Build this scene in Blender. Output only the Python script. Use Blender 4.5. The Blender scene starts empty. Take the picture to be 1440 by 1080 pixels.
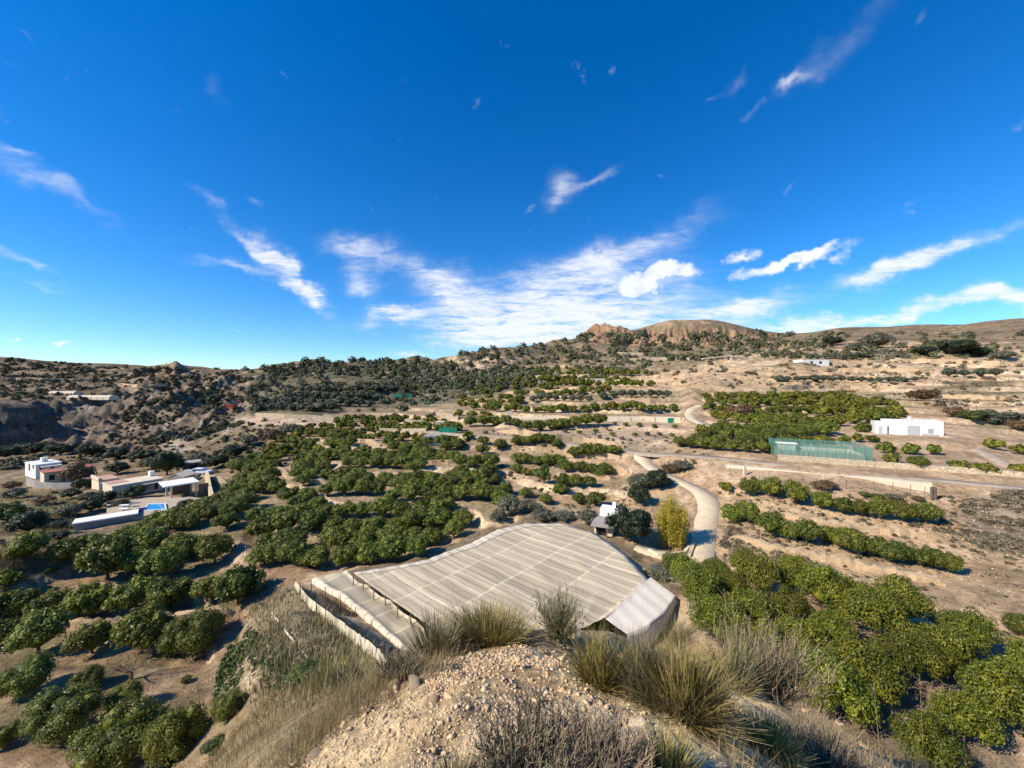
import bpy, bmesh, math, random
import numpy as np
from mathutils import Vector
random.seed(7); RNG = np.random.default_rng(7)
sc = bpy.context.scene
COL = sc.collection
F = 541.0; CX = 720.0; CY = 540.0
# ------------------------------------------------------------------ noise
def _hash(ix, iy, seed):
    h = (ix.astype(np.int64)*374761393 + iy.astype(np.int64)*668265263 + seed*974711) & 0x7fffffff
    h = ((h ^ (h >> 13))*1274126177) & 0x7fffffff
    return ((h ^ (h >> 16)) & 0xffff)/65535.0
def vnoise(x, y, seed=0):
    ix = np.floor(x); iy = np.floor(y); fx = x-ix; fy = y-iy
    fx = fx*fx*fx*(fx*(fx*6-15)+10); fy = fy*fy*fy*(fy*(fy*6-15)+10)
    a = _hash(ix, iy, seed); b = _hash(ix+1, iy, seed); c = _hash(ix, iy+1, seed); d = _hash(ix+1, iy+1, seed)
    return (a*(1-fx)+b*fx)*(1-fy)+(c*(1-fx)+d*fx)*fy
def fbm(x, y, octv=4, seed=0, gain=.5):
    s = 0; a = 1; t = 0
    for o in range(octv):
        s = s+a*(vnoise(x*2**o+17.3*o, y*2**o-9.1*o, seed+o)*2-1); t += a; a *= gain
    return s/t
def ridged(x, y, octv=4, seed=0):
    s = 0; a = 1; t = 0
    for o in range(octv):
        s = s+a*(1-2*np.abs(vnoise(x*2**o+5.3*o, y*2**o+3.7*o, seed+o)-.5)*1.0); t += a; a *= .5
    return s/t
def sstep(a, b, x):
    t = np.clip((x-a)/(b-a), 0, 1); return t*t*(3-2*t)
# ------------------------------------------------------------------ terrain control points
PTS = []
def P(px, py, d): PTS.append(((px-CX)/F*d, d, (CY-py)/F*d))
def W(x, y, z): PTS.append((x, y, z))
W(0,.25,-1.62); W(-.4,.1,-1.63); W(.4,.1,-1.63); W(0,-3,-1.6); W(-5,-5,-4); W(5,-5,-4); W(0,-25,-6); W(-30,-30,-16); W(30,-30,-15); W(0,-300,-10); W(-300,-200,-10); W(300,-200,20)
W(-4,1.0,-5.2); W(5.5,1.0,-4.6); W(-12,3,-13); W(12,3,-11); W(-20,6,-19); W(20,8,-16.5)
for a in [(600,1080,1.75),(720,1080,1.7),(900,1080,1.75),(680,960,2.9),(750,910,4.3),(760,893,5.0),(640,925,3.9),(590,935,3.9),(480,1040,2.6),(410,1078,2.7),
          (420,1000,7),(330,1052,11.5),(960,985,3.6),(1060,1012,4.2),(1200,1068,4.6),(1080,985,5.2),(850,950,3.9),(860,905,5.6),(1000,960,5),(1290,1078,8),
          (480,930,12),(430,900,20),(400,868,25.5),(520,922,15),(560,930,9),(545,925,19),(415,830,30),(465,890,22),
          (300,1078,15),(90,1050,21),(200,1078,18.5),(350,950,27),(280,920,29.5),(100,940,28),(10,960,27),(100,872,34.5),(300,860,35),(340,885,31.5),(150,800,42),(300,790,43),(50,830,38),(215,745,53),(330,725,55.5),(335,770,46),(100,742,55),
          (20,765,43),(0,775,40),(-150,765,38),(60,730,55),(50,705,62),(0,720,60),(-100,720,60),(70,692,74),(200,692,71),(215,718,61),(280,700,66),(60,667,94),(20,642,120),(50,630,150),(150,652,105),(240,655,100),
          (-100,566,140),(0,572,160),(60,575,172),(95,577,182),(0,569,176),(60,573,188),(130,582,190),(0,626,150),(60,626,160),(95,619,173),(-60,630,128),(150,602,172),(180,620,140),(230,622,130),(250,600,150),(320,579,170),(290,585,168),(300,641,104),(335,655,88),(380,640,93),(200,606,160),(360,600,128),
          (0,545,280),(100,553,262),(200,560,245),(280,568,225),(200,532,380),(350,548,265),(0,522,380),(100,525,390),(300,532,380),
          (400,590,134),(420,578,160),(450,560,200),(450,530,290),(470,590,132),
          (440,808,39),(500,786,42.5),(480,740,51),(400,750,48),(500,690,62.5),(400,700,62),(500,650,80),(420,655,80),(500,620,103),(500,600,125),(520,585,145),(560,557,205),(550,526,320),
          (620,765,45.5),(560,785,42),(690,735,49),(620,720,54),(620,690,62.5),(640,650,80),(630,617,100),(640,600,116),(620,580,150),(640,540,230),(680,500,335),(700,515,290),
          (740,700,57.5),(740,660,74),(760,640,84),(740,605,104),(740,590,119),(740,570,150),(740,540,220),(740,510,320),
          (830,712,53),(830,690,60),(850,672,66),(830,650,76),(850,605,104),(850,588,119),(850,562,150),(850,540,190),(850,510,300),(850,485,560),(760,487,500),
          (905,645,74),(960,684,59),(998,722,50),(985,770,41.5),(985,790,38.5),(930,775,41),(870,765,41),(945,632,80),(950,612,93),(950,603,100),(950,573,133),(950,545,168),(980,510,228),(1000,503,255),(950,488,400),(950,470,700),(900,475,700),
          (640,610,100),(760,618,91),(830,628,84),(900,637,76),(1000,643,68),(1094,653,60.5),(1200,665,55.5),(1320,676,51.3),(1440,687,46.6),(1560,699,42.5),
          (1020,785,37),(1100,745,42),(1050,700,52),(1100,692,51),(1080,668,57),(1080,635,70),(1080,600,89),(1080,570,116),(1080,550,142),(1100,530,178),(1100,505,245),(1080,480,450),
          (1180,812,33),(1190,784,36.5),(1300,838,29.5),(1400,893,25),(1200,732,43.5),(1300,745,40.5),(1345,806,33.5),(1440,845,28),(1440,725,42),(1160,650,62),(1280,613,80),(1280,638,67),(1400,640,65),(1400,618,79),(1200,612,83),(1200,590,100),(1200,560,130),(1200,540,162),(1300,560,118),(1300,530,158),(1380,590,92),(1400,560,117),(1400,530,152),(1200,510,218),(1300,500,225),(1400,495,225),(1200,485,360),(1400,480,340),(1300,478,420),(1540,480,340),(1540,600,90),(1540,660,60),(1540,740,38),(1540,860,26),
          (1000,835,31),(940,835,31),(1100,850,29),(1200,950,21.8),(1300,1000,19.3),(1440,1050,17.3),(1100,900,25),(1000,880,26.5),(1440,910,23.3),(1300,1078,16.6),(1540,1050,17),(1150,960,21.5)]: P(*a)
for x, y in [(-14,31),(-5,25),(5,26.5),(11,31),(7,43),(-2,45.5),(-10,36.5),(0,35),(9,38),(2,30)]: W(x, y, -18.6)
for a in [(0,8,-6.6),(0,12,-11),(0,17,-16.2),(4,10,-9.4),(8,12,-14.0),(12,14,-16.4),(6,14,-15.2),(9,17,-16.9),(5,20,-17.6),(-4,10,-7.7),(-7,16,-11.3),(3,6,-4.6),(6,7,-6.5)]: W(*a)
SKY = [(-260,500,430),(-100,499,430),(0,502,430),(60,508,440),(140,511,450),(200,515,450),(240,513,450),(300,519,470),(380,519,470),(410,512,400),(440,507,390),(470,512,400),(520,509,410),(560,508,420),(575,504,430),(600,505,430),(620,510,400),(640,503,370),(660,497,360),(700,490,370),(740,488,420),(780,482,560),(815,476,700),(838,459,800),(860,463,800),(880,466,830),(900,462,880),(935,452,900),(965,450,900),(1000,450,920),(1040,456,920),(1080,464,900),(1130,465,880),(1180,457,850),(1240,456,850),(1290,453,850),(1330,456,850),(1370,450,850),(1440,444,850),(1600,436,850),(1740,440,850)]
for px, py, d in SKY:
    if px > 1010: py += 4; P(px, py+6, d*.85); P(px, py+13, d*.68)
    P(px, py, d); x, y, z = PTS[-1]
    W(x*1.22, y*1.22, z*.8); W(x*1.9, y*1.9, z*.45)
for a in [(-60,495,1350),(0,497,1400),(40,501,1400),(80,507,1400)]: P(*a)
PTS = np.array(PTS)
def uv_of(x, y): 
    r = np.maximum(np.hypot(x, y), .2); return np.arctan2(x, y), np.log(r), r
_u, _v, _r = uv_of(PTS[:,0], PTS[:,1])
def _ker(du, dv): return np.sqrt(du*du+dv*dv+.0009)
_n = len(PTS)
A = np.zeros((_n+3, _n+3)); A[:_n,:_n] = _ker(_u[:,None]-_u, _v[:,None]-_v) + np.eye(_n)*-.0008
A[:_n,_n] = 1; A[:_n,_n+1] = _u; A[:_n,_n+2] = _v; A[_n:,:_n] = A[:_n,_n:].T
_w = np.linalg.solve(A, np.concatenate([PTS[:,2]/(_r+6), [0,0,0]]))
AZ = np.radians(np.concatenate([np.arange(-180,-60,4), np.arange(-60,60.001,.14), np.arange(63.9,180.1,4)])); AZ[-1] = math.pi
R = np.concatenate([np.exp(np.linspace(math.log(.3), math.log(1.2), 30))[:-1], np.exp(np.arange(math.log(1.2), math.log(360), .0092)), np.exp(np.linspace(math.log(362), math.log(1650), 110))])
NA, NR = len(AZ), len(R)
U, V = np.meshgrid(AZ, np.log(R), indexing='ij')
Z = np.empty((NA, NR))
for i in range(0, NA, 20):
    k = _ker(U[i:i+20,:,None]-_u, V[i:i+20,:,None]-_v)
    Z[i:i+20] = (k@_w[:_n]+_w[_n]+_w[_n+1]*U[i:i+20]+_w[_n+2]*V[i:i+20])*(R+6)
# wrap seam behind the camera
k = sstep(np.radians(110), np.radians(175), np.abs(U)); Z = Z*(1-k)+(-2-R*.02-np.minimum(R,20)*.4)*k
X = np.sin(U)*R; Y = np.cos(U)*R; RR = np.broadcast_to(R, Z.shape)
def proj(x, y, z): 
    yy = np.maximum(y, .01); return CX+x/yy*F, CY-z/yy*F
PX, PY = proj(X, Y, Z)
front = (Y > .3)
def inpoly(px, py, poly):
    c = np.zeros(np.shape(px), bool); n = len(poly)
    for i in range(n):
        x1, y1 = poly[i]; x2, y2 = poly[(i+1) % n]
        if y1 == y2: continue
        t = ((y1 > py) != (y2 > py)) & (px < (x2-x1)*(py-y1)/(y2-y1)+x1); c ^= t
    return c
def blur(m, n):
    m = m.astype(float)
    for _ in range(n):
        m[1:-1] = (m[:-2]+m[1:-1]*2+m[2:])/4
        m[:,1:-1] = (m[:,:-2]+m[:,1:-1]*2+m[:,2:])/4
    return m
jx = fbm(X/np.maximum(RR,1)*30, np.log(RR)*30, 3, 5)*14; jy = fbm(X/np.maximum(RR,1)*30+50, np.log(RR)*30, 3, 9)*6
def zone(poly, n=4, j=1.0): return blur(front & inpoly(PX+jx*j, PY+jy*j, poly), n)
# ---- terraces
terr = np.maximum(zone([(345,655),(370,610),(440,585),(560,545),(700,520),(960,515),(975,600),(890,635),(875,715),(800,715),(750,715),(690,738),(560,784),(450,800),(350,765)], 12),
                  zone([(975,545),(1100,520),(1560,480),(1560,640),(1330,590),(1240,585),(1000,622)], 12))
terr = np.maximum(terr, .8*zone([(0,520),(180,530),(180,560),(0,565)], 8))
terr = np.maximum(terr, .9*zone([(640,510),(760,492),(1000,480),(1100,480),(1100,520),(700,535)], 8))
terr = np.maximum(terr, .9*zone([(-40,800),(330,760),(340,880),(290,935),(-40,930)], 12))
lv = [-24.0]
while lv[-1] < 200: lv.append(lv[-1]+max(.8, 1.05+.06*(lv[-1]+19)) )
lv = np.array(lv)
zq = Z + fbm(X/22, Y/22, 3, 31)*.5*np.clip(RR/60,.4,3)
ki = np.clip(np.searchsorted(lv, zq)-1, 0, len(lv)-2)
st = lv[ki+1]-lv[ki]; fr = (zq-lv[ki])/st
rw = np.clip(.10+RR*.0004, .1, .2)
S = np.where(fr < 1-rw, fr/(1-rw)*.14, .14+.86*sstep(0, 1, (fr-1+rw)/rw))
Zt = lv[ki]+st*S-(.35*st) 
riser = ((fr > 1-rw*.95) & (fr < .995)).astype(float)*terr
Z = Z*(1-terr)+Zt*terr
# ---- roughness
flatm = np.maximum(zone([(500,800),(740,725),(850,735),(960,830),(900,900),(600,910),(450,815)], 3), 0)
hill = sstep(110, 220, RR)
badl = np.maximum(zone([(-60,568),(60,570),(200,545),(330,530),(380,560),(330,590),(260,620),(190,630),(110,632),(-60,630)], 10), zone([(180,520),(250,512),(300,530),(260,560),(180,545)], 6))
Z += (1-flatm)*(fbm(X/6, Y/6, 3, 3)*.10*np.clip(RR/15, .15, 1) + fbm(X*1.7, Y*1.7, 4, 12)*.028*np.clip(RR/4,.4,2.0))
Z += hill*(ridged(X/46, Y/46, 5, 40)-.62)*np.minimum(RR,330)*(.004+.026*sstep(720,330,RR))*(1-.75*terr) + hill*fbm(X/12, Y/12, 3, 44)*np.minimum(RR,330)*.0035*sstep(900,400,RR)
Z += badl*((ridged((X*.8+Y*.3)/20, (Y-X*.2)/34, 5, 71)-.7)*22 + fbm(X/5, Y/5, 3, 72)*1.0)
cliff = zone([(890,462),(930,456),(1090,470),(1090,480),(900,480)], 4, .5)
crag = zone([(890,470),(915,460),(960,457),(1040,463),(1095,470),(1105,484),(870,484)], 2, .3)
peak = zone([(815,480),(838,452),(862,458),(885,464),(905,474),(860,484)], 3, .3); Z += peak*(ridged(X/22, Y/40, 4, 97)-.6)*24
zc = Z+fbm(X/14, Y/40, 4, 90)*14; hc = 24.0; fc = zc/hc-np.floor(zc/hc); Z = Z*(1-crag)+crag*(hc*(np.floor(zc/hc)+.25*fc+.75*sstep(.72,.98,fc))-hc*.38+ridged(X/9, Y/30, 4, 92)*11-6)
cliff = np.maximum(cliff, crag*(fc > .6))
knob = zone([(615,512),(650,498),(720,495),(725,525),(640,530)], 5, .6)
Z += knob*(ridged(X/14, Y/14, 4, 95)-.6)*6
near = sstep(9, 4, RR)
Z += near*(fbm(X*2.2, Y*2.2, 4, 50)*.10 + ridged(X*1.3, Y*1.3, 3, 49)*.10 + ridged(X*5, Y*5, 4, 51)*.05 + fbm(X*16, Y*16, 3, 52)*.009)
# grid sampling
LR = np.log(R)
def height(x, y, ZZ=None):
    ZZ = Z if ZZ is None else ZZ
    x = np.asarray(x, float); y = np.asarray(y, float)
    a = np.interp(np.arctan2(x, y), AZ, np.arange(NA)); b = np.interp(np.log(np.maximum(np.hypot(x, y), .3)), LR, np.arange(NR))
    i = np.clip(a.astype(int), 0, NA-2); j = np.clip(b.astype(int), 0, NR-2); fa = a-i; fb = b-j
    return (ZZ[i,j]*(1-fa)+ZZ[i+1,j]*fa)*(1-fb)+(ZZ[i,j+1]*(1-fa)+ZZ[i+1,j+1]*fa)*fb
def Gn(px, py):
    """ground points seen at pixels -> (n,3), ok"""
    px = np.atleast_1d(np.asarray(px, float)); py = np.atleast_1d(np.asarray(py, float))
    az = np.arctan2(px-CX, F); out = np.zeros((len(px),3)); ok = np.zeros(len(px), bool)
    for s in range(0, len(px), 500):
        a = np.interp(az[s:s+500], AZ, np.arange(NA)); i = np.clip(a.astype(int), 0, NA-2); fa = (a-i)[:,None]
        prof = Z[i]*(1-fa)+Z[i+1]*fa
        ray = ((CY-py[s:s+500])/F)[:,None]*(R*np.cos(az[s:s+500])[:,None])
        hit = (prof >= ray) & (R > 1.2)
        j = hit.argmax(1); o = hit.any(1) & (j > 0); j = np.maximum(j, 1); n = np.arange(len(j))
        d0 = prof[n,j-1]-ray[n,j-1]; d1 = prof[n,j]-ray[n,j]; t = np.clip(-d0/np.where(d1-d0 == 0, 1, d1-d0), 0, 1)
        r = R[j-1]+(R[j]-R[j-1])*t; aa = az[s:s+500]
        out[s:s+500] = np.stack([np.sin(aa)*r, np.cos(aa)*r, prof[n,j-1]+(prof[n,j]-prof[n,j-1])*t], 1); ok[s:s+500] = o
    return out, ok
def G(px, py):
    o, k = Gn(px, py)
    return Vector(o[0]) if k[0] else None
def D(px, py, d): return Vector(((px-CX)/F*d, d, (CY-py)/F*d))
def Hz(x, y): return float(height(x, y))
# ---- roads: centre lines smoothed, ground levelled under them
def smooth_line(pts, step=.8, it=12):
    p = np.array(pts, float); s = np.concatenate([[0], np.cumsum(np.linalg.norm(np.diff(p[:,:2], axis=0), axis=1))])
    n = max(int(s[-1]/step), 4); t = np.linspace(0, s[-1], n)
    q = np.stack([np.interp(t, s, p[:,k]) for k in range(3)], 1)
    for _ in range(it): q[1:-1] = (q[:-2]+2*q[1:-1]+q[2:])/4
    return q
def level(line, w, soft):
    global Z
    x0, y0 = line[:,0].min()-w-soft-1, line[:,1].min()-w-soft-1; x1, y1 = line[:,0].max()+w+soft+1, line[:,1].max()+w+soft+1
    sel = np.argwhere((X > x0)&(X < x1)&(Y > y0)&(Y < y1)&(RR > 8))
    for s in range(0, len(sel), 20000):
        ii, jj = sel[s:s+20000].T
        d2 = (X[ii,jj][:,None]-line[:,0])**2+(Y[ii,jj][:,None]-line[:,1])**2
        k = d2.argmin(1); d = np.sqrt(d2[np.arange(len(k)),k]); m = 1-sstep(w/2+.25, w/2+soft, d)
        Z[ii,jj] = Z[ii,jj]*(1-m)+line[k,2]*m
ROADS = {}
def road(key, pix, w, soft=2.0, it=30):
    pts = [D(*p) if len(p) == 3 else G(*p) for p in pix]
    ROADS[key] = (smooth_line([p for p in pts if p is not None], .6, it), w); level(ROADS[key][0], w, soft)
road('country_road', [(600,606,104),(640,610,100),(700,613,96),(760,618,91),(830,628,84),(900,637,76),(1000,643,68),(1094,653,60.5),(1200,665,55.5),(1320,676,51.3),(1440,687,46.6),(1600,703,41)], 2.8)
road('farm_track', [(900,637,76),(901,642,75),(905,650,73),(920,661,68),(945,673,63),(970,683,59),(990,695,55.5),(1000,712,51.5),(997,730,48.5),(988,750,44.5),(985,770,41.5),(985,790,38.5),(990,803,36.7)], 2.9, 2.2, 14)
road('house_drive', [(985,784,39.6),(955,786,39.4),(920,779,40.3),(895,769,41.5)], 2.4, 1.5, 6)
road('orchard_track', [(986,570),(973,575),(968,582),(976,591),(990,598),(1012,604)], 3.2, 2.0, 8)
road('dirt_track', [(1300,607,84),(1330,612,79),(1365,628,71),(1400,645,63),(1440,663,56),(1500,684,49)], 2.2, 1.5, 8)
# pads under buildings
def pad(px, py, d, rad, soft=4):
    global Z
    p = D(px, py, d); q = np.hypot(X-p.x, Y-p.y); m = 1-sstep(rad, rad+soft, q); Z = Z*(1-m)+p.z*m
pad(1278,613,80,8.5,3); pad(1165,651,61.5,8,2.5); pad(250,700,68,9,5); pad(180,694,70,8,5); pad(75,685,77,7,4); pad(215,718,61,6,3); pad(848,752,44.5,3.2,2); pad(612,626,96,4,3); pad(628,606,110,5,3)
PX, PY = proj(X, Y, Z)
# ---- albedo of the ground, with painted shade on the left cliff
def c3(*c): return np.array(c)
alb = np.ones((NA, NR, 3))*c3(.47,.325,.195)
def lay(m, c, k=1.0):
    global alb
    m = np.clip(m*k, 0, 1)[...,None]; alb = alb*(1-m)+np.array(c)*m
n1 = fbm(X/9, Y/9, 4, 101); n2 = fbm(X/2.2, Y/2.2, 4, 102); n3 = fbm(X/40, Y/40, 4, 103)
lay(zone([(-200,640),(330,640),(420,700),(440,800),(420,860),(380,960),(300,1080),(-300,1080)], 10), (.285,.195,.115))
lay(zone([(330,640),(690,600),(720,700),(690,740),(450,800),(420,760)], 8), (.36,.265,.16))
lay(sstep(.1,.5,n1)*.5, (.25,.20,.125)); lay(sstep(.15,.5,n2)*.35, (.52,.41,.28))
lay(terr*(1-riser)*sstep(-.5,.3,n1+n2*.5), (.33,.25,.145), .6); lay(riser, (.60,.455,.29), .95)
# hills beyond
lay(zone([(-200,480),(200,500),(380,505),(700,480),(720,520),(640,560),(420,590),(330,590),(330,640),(-200,640)], 12), (.175,.132,.078), .9)
lay(zone([(640,470),(800,470),(1100,450),(1100,485),(1000,510),(930,530),(760,545),(640,550)], 10), (.205,.155,.092), .85)
lay(zone([(1080,440),(1560,420),(1560,485),(1300,480),(1080,485)], 8), (.215,.155,.085), .9)
lay(sstep(-.05,.4,fbm(X/26, Y/26, 4, 120))*hill*.65, (.095,.085,.05)); lay(zone([(380,520),(580,510),(640,520),(760,500),(760,545),(640,570),(420,585),(330,585)], 10)*sstep(-.9,.0,n1), (.115,.108,.062), .85)
lay(sstep(.2,.45,fbm(X/18+9, Y/7, 4, 121))*hill*.5*(Y > 140), (.36,.28,.19))
lay(zone([(130,600),(330,590),(430,610),(400,650),(330,660),(130,650)], 8), (.20,.15,.085), .7)
lay(badl, (.21,.16,.115), .85); lay(badl*sstep(.1,.6,np.sin(Z*1.1+fbm(X/15, Y/15, 3, 141)*4)), (.115,.09,.07), .65); lay(badl*sstep(.1,.4,fbm(X/9, Y/9, 4, 125)), (.34,.28,.21), .8)
lay(zone([(0,570),(90,572),(120,590),(110,625),(-60,628),(-60,570)], 6), (.10,.085,.072), .8)  # cliff turned from the sun: its shade is painted into the ground colour
lay(knob*sstep(-.3,.3,fbm(X/9, Y/9, 3, 128)), (.44,.34,.21), .9)
lay(zone([(800,482),(838,452),(900,455),(960,446),(1010,446),(1090,462),(1110,478),(900,490)], 3, .4)*sstep(-.5,.3,fbm(X/20, Y/40, 4, 160)), (.19,.135,.08), .75); lay(crag, (.23,.165,.10), .8); lay(crag*(fc > .62), (.36,.225,.14), .9); lay(crag*(fc > .62)*sstep(-.1,.3,fbm(X/7, Y/25, 3, 93)), (.15,.105,.075), .9); lay(zone([(812,478),(838,455),(880,463),(905,470),(900,480)], 2, .4), (.33,.19,.115), .8)
lay(zone([(225,512),(260,515),(245,530),(190,535)], 4, .5), (.42,.25,.13), .6)
lay(zone([(860,535),(1000,515),(1200,520),(1230,545),(1090,550),(970,548),(880,545)], 8), (.50,.355,.21), .9)
lay(zone([(330,585),(470,585),(470,600),(330,600)], 5, .6), (.50,.39,.27), .8)
lay(zone([(690,590),(940,590),(960,625),(900,634),(700,610)], 6, .6), (.50,.37,.25), .8)
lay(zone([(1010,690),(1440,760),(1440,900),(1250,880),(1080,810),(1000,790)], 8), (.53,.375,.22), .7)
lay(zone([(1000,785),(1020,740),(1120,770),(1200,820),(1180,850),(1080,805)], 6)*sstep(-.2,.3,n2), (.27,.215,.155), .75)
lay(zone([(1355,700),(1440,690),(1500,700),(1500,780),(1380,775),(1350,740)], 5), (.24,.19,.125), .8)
lay(zone([(0,760),(60,740),(110,725),(100,745),(60,775),(20,800),(-60,840),(-60,760)], 5), (.46,.335,.155), .9)
lay(zone([(0,690),(90,690),(130,720),(60,730),(0,760),(-60,760),(-60,690)], 8), (.22,.19,.085), .8)
lefth = zone([(-200,490),(200,505),(390,510),(390,560),(330,585),(330,640),(130,640),(-200,640)], 10)
strata = np.sin(Z*1.0+fbm(X/30, Y/30, 3, 150)*2.6); lay(lefth*sstep(.1,.8,strata)*sstep(-.3,.2,n3+n1*.4), (.085,.07,.042), .75); lay(lefth*sstep(.75,.98,-strata), (.29,.225,.15), .6)
lay(zone([(205,640),(250,590),(300,590),(330,610),(280,630),(230,645)], 4)*sstep(-.1,.3,fbm((X+Y)/6, (X-Y)/14, 3, 151)), (.44,.365,.265), .85)
lay(zone([(325,600),(430,604),(425,650),(330,665),(300,650)], 8), (.22,.17,.105), .75)
# netted field, weeds, orchard floor details
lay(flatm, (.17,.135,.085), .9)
lay(zone([(330,900),(352,890),(400,905),(415,960),(380,980),(330,985),(300,950)], 5)*sstep(-.35,.2,n2+n1*.5), (.085,.12,.045), .8)
lay(zone([(335,925),(362,925),(368,975),(350,990),(338,965)], 3, .4), (.47,.36,.235), .9)
lay(zone([(340,830),(420,820),(545,925),(480,980),(400,970),(345,890)], 6), (.25,.205,.125), .8)
lay(zone([(280,1080),(400,960),(560,910),(640,900),(560,960),(420,1080)], 6), (.36,.275,.175), .8)
lay(zone([(950,830),(1440,930),(1440,1090),(1200,1090),(1000,900)], 6), (.26,.20,.14), .8)
knoll = sstep(11, 6.5, RR); lay(knoll, (.72,.54,.30)); lay(knoll*sstep(-.1,.45,fbm(X*.9, Y*.9, 4, 131)), (.66,.43,.22), .7); lay(knoll*sstep(.0,.4,fbm(X*1.5+7, Y*1.5, 4, 132)), (.74,.62,.42), .7)
lay(zone([(700,950),(760,940),(800,970),(770,1000),(700,985)], 6, .5), (.62,.43,.24), .9)
lay(zone([(-100,660),(330,650),(345,760),(330,900),(300,1080),(-100,1080)], 10)*sstep(-.1,.4,fbm(X/4, Y/4, 4, 143)), (.15,.145,.07), .55)
n4 = fbm(np.sin(U)*260, V*170, 3, 140)
alb *= (1+hill*.35*n4)[...,None]
alb *= (1+.22*n2+.16*n1+.12*n3)[...,None]
lay(zone([(180,1090),(400,952),(560,903),(612,922),(560,950),(480,1025),(418,1090)], 5, .5), (.36,.27,.15), .85)
alb = np.clip(alb, .02, .8)
# ------------------------------------------------------------------ materials
def newmat(name):
    m = bpy.data.materials.new(name); m.use_nodes = True; nt = m.node_tree; nt.nodes.clear()
    return m, nt, lambda t, **k: _node(nt, t, k)
def _node(nt, t, k):
    n = nt.nodes.new(t)
    for a, b in k.items():
        if a.startswith('i_'): n.inputs[a[2:].replace('_',' ')].default_value = b
        elif a.startswith('n') and a[1:].isdigit(): n.inputs[int(a[1:])].default_value = b
        else: setattr(n, a, b)
    return n
def ramp(N, stops, interp='LINEAR'):
    r = N('ShaderNodeValToRGB'); r.color_ramp.interpolation = interp; e = r.color_ramp.elements
    while len(e) > 1: e.remove(e[-1])
    e[0].position, e[0].color = stops[0][0], (*stops[0][1],1)
    for p, c in stops[1:]:
        x = e.new(p); x.color = (*c,1)
    return r
def g(v): return (v,v,v)
def mix_rgb(N, L, mode, fac, a, b):
    m = N('ShaderNodeMix', data_type='RGBA', blend_type=mode)
    for s, v in ((0,fac),(6,a),(7,b)):
        if hasattr(v, 'links') or hasattr(v, 'is_linked'): L(v, m.inputs[s])
        else: m.inputs[s].default_value = v if s == 0 else (*v,1)
    return m.outputs[2]
def ground_mat():
    m, nt, N = newmat('soil'); L = nt.links.new
    at = N('ShaderNodeAttribute', attribute_name='alb'); geo = N('ShaderNodeTexCoord')
    def noise(s, d=6, r=.6): 
        n = N('ShaderNodeTexNoise', i_Scale=s, i_Detail=d, i_Roughness=r); L(geo.outputs['Object'], n.inputs['Vector']); return n.outputs[0]
    a = noise(1.3, 10, .76); b = noise(11, 6, .7); c = noise(.16, 10, .76)
    ra = ramp(N, [(.34,(.52,.5,.48)),(.5,g(1)),(.66,(1.38,1.36,1.32))]); L(a, ra.inputs[0])
    rb = ramp(N, [(.34,g(.55)),(.5,g(1)),(.66,g(1.38))]); L(b, rb.inputs[0])
    rc = ramp(N, [(.36,(.62,.62,.6)),(.5,g(1)),(.64,g(1.32))]); L(c, rc.inputs[0])
    x = mix_rgb(N, L, 'MULTIPLY', 1.0, at.outputs['Color'], ra.outputs[0]); x = mix_rgb(N, L, 'MULTIPLY', 1.0, x, rb.outputs[0]); x = mix_rgb(N, L, 'MULTIPLY', 1.0, x, rc.outputs[0])
    bs = N('ShaderNodeBsdfPrincipled', i_Roughness=.95); bs.inputs['Specular IOR Level'].default_value = .1
    b1 = N('ShaderNodeBump', i_Strength=.8, i_Distance=.3); L(a, b1.inputs['Height'])
    b2 = N('ShaderNodeBump', i_Strength=.6, i_Distance=.03); L(b, b2.inputs['Height']); L(b1.outputs[0], b2.inputs['Normal'])
    b0 = N('ShaderNodeBump', i_Strength=.35, i_Distance=1.6); L(c, b0.inputs['Height']); L(b0.outputs[0], b1.inputs['Normal'])
    L(x, bs.inputs['Base Color']); L(b2.outputs[0], bs.inputs['Normal'])
    o = N('ShaderNodeOutputMaterial'); L(bs.outputs[0], o.inputs[0]); return m
def plain(name, col, rough=.85, var=.18, scale=2.0, spec=.25, bump=.0, metal=0, stain=None):
    """painted / rendered / rough surfaces: base colour broken up by two noises, optional stain colour"""
    m, nt, N = newmat(name); L = nt.links.new; tc = N('ShaderNodeTexCoord')
    n = N('ShaderNodeTexNoise', i_Scale=scale, i_Detail=7, i_Roughness=.65); L(tc.outputs['Object'], n.inputs['Vector'])
    n2 = N('ShaderNodeTexNoise', i_Scale=scale*7, i_Detail=5, i_Roughness=.6); L(tc.outputs['Object'], n2.inputs['Vector'])
    r = ramp(N, [(.3,g(1-var)),(.7,g(1+var*.7))]); L(n.outputs[0], r.inputs[0])
    r2 = ramp(N, [(.3,g(1-var*.6)),(.7,g(1+var*.4))]); L(n2.outputs[0], r2.inputs[0])
    x = mix_rgb(N, L, 'MULTIPLY', 1.0, col, r.outputs[0]); x = mix_rgb(N, L, 'MULTIPLY', 1.0, x, r2.outputs[0])
    if stain:
        rs = ramp(N, [(.52,g(0)),(.68,g(.7))]); L(n.outputs[0], rs.inputs[0]); x = mix_rgb(N, L, 'MIX', rs.outputs[0], x, stain)
    bs = N('ShaderNodeBsdfPrincipled', i_Roughness=rough, i_Metallic=metal); bs.inputs['Specular IOR Level'].default_value = spec
    L(x, bs.inputs['Base Color'])
    if bump:
        b = N('ShaderNodeBump', i_Strength=.8, i_Distance=bump); L(n2.outputs[0], b.inputs['Height']); L(b.outputs[0], bs.inputs['Normal'])
    o = N('ShaderNodeOutputMaterial'); L(bs.outputs[0], o.inputs[0]); return m
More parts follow.
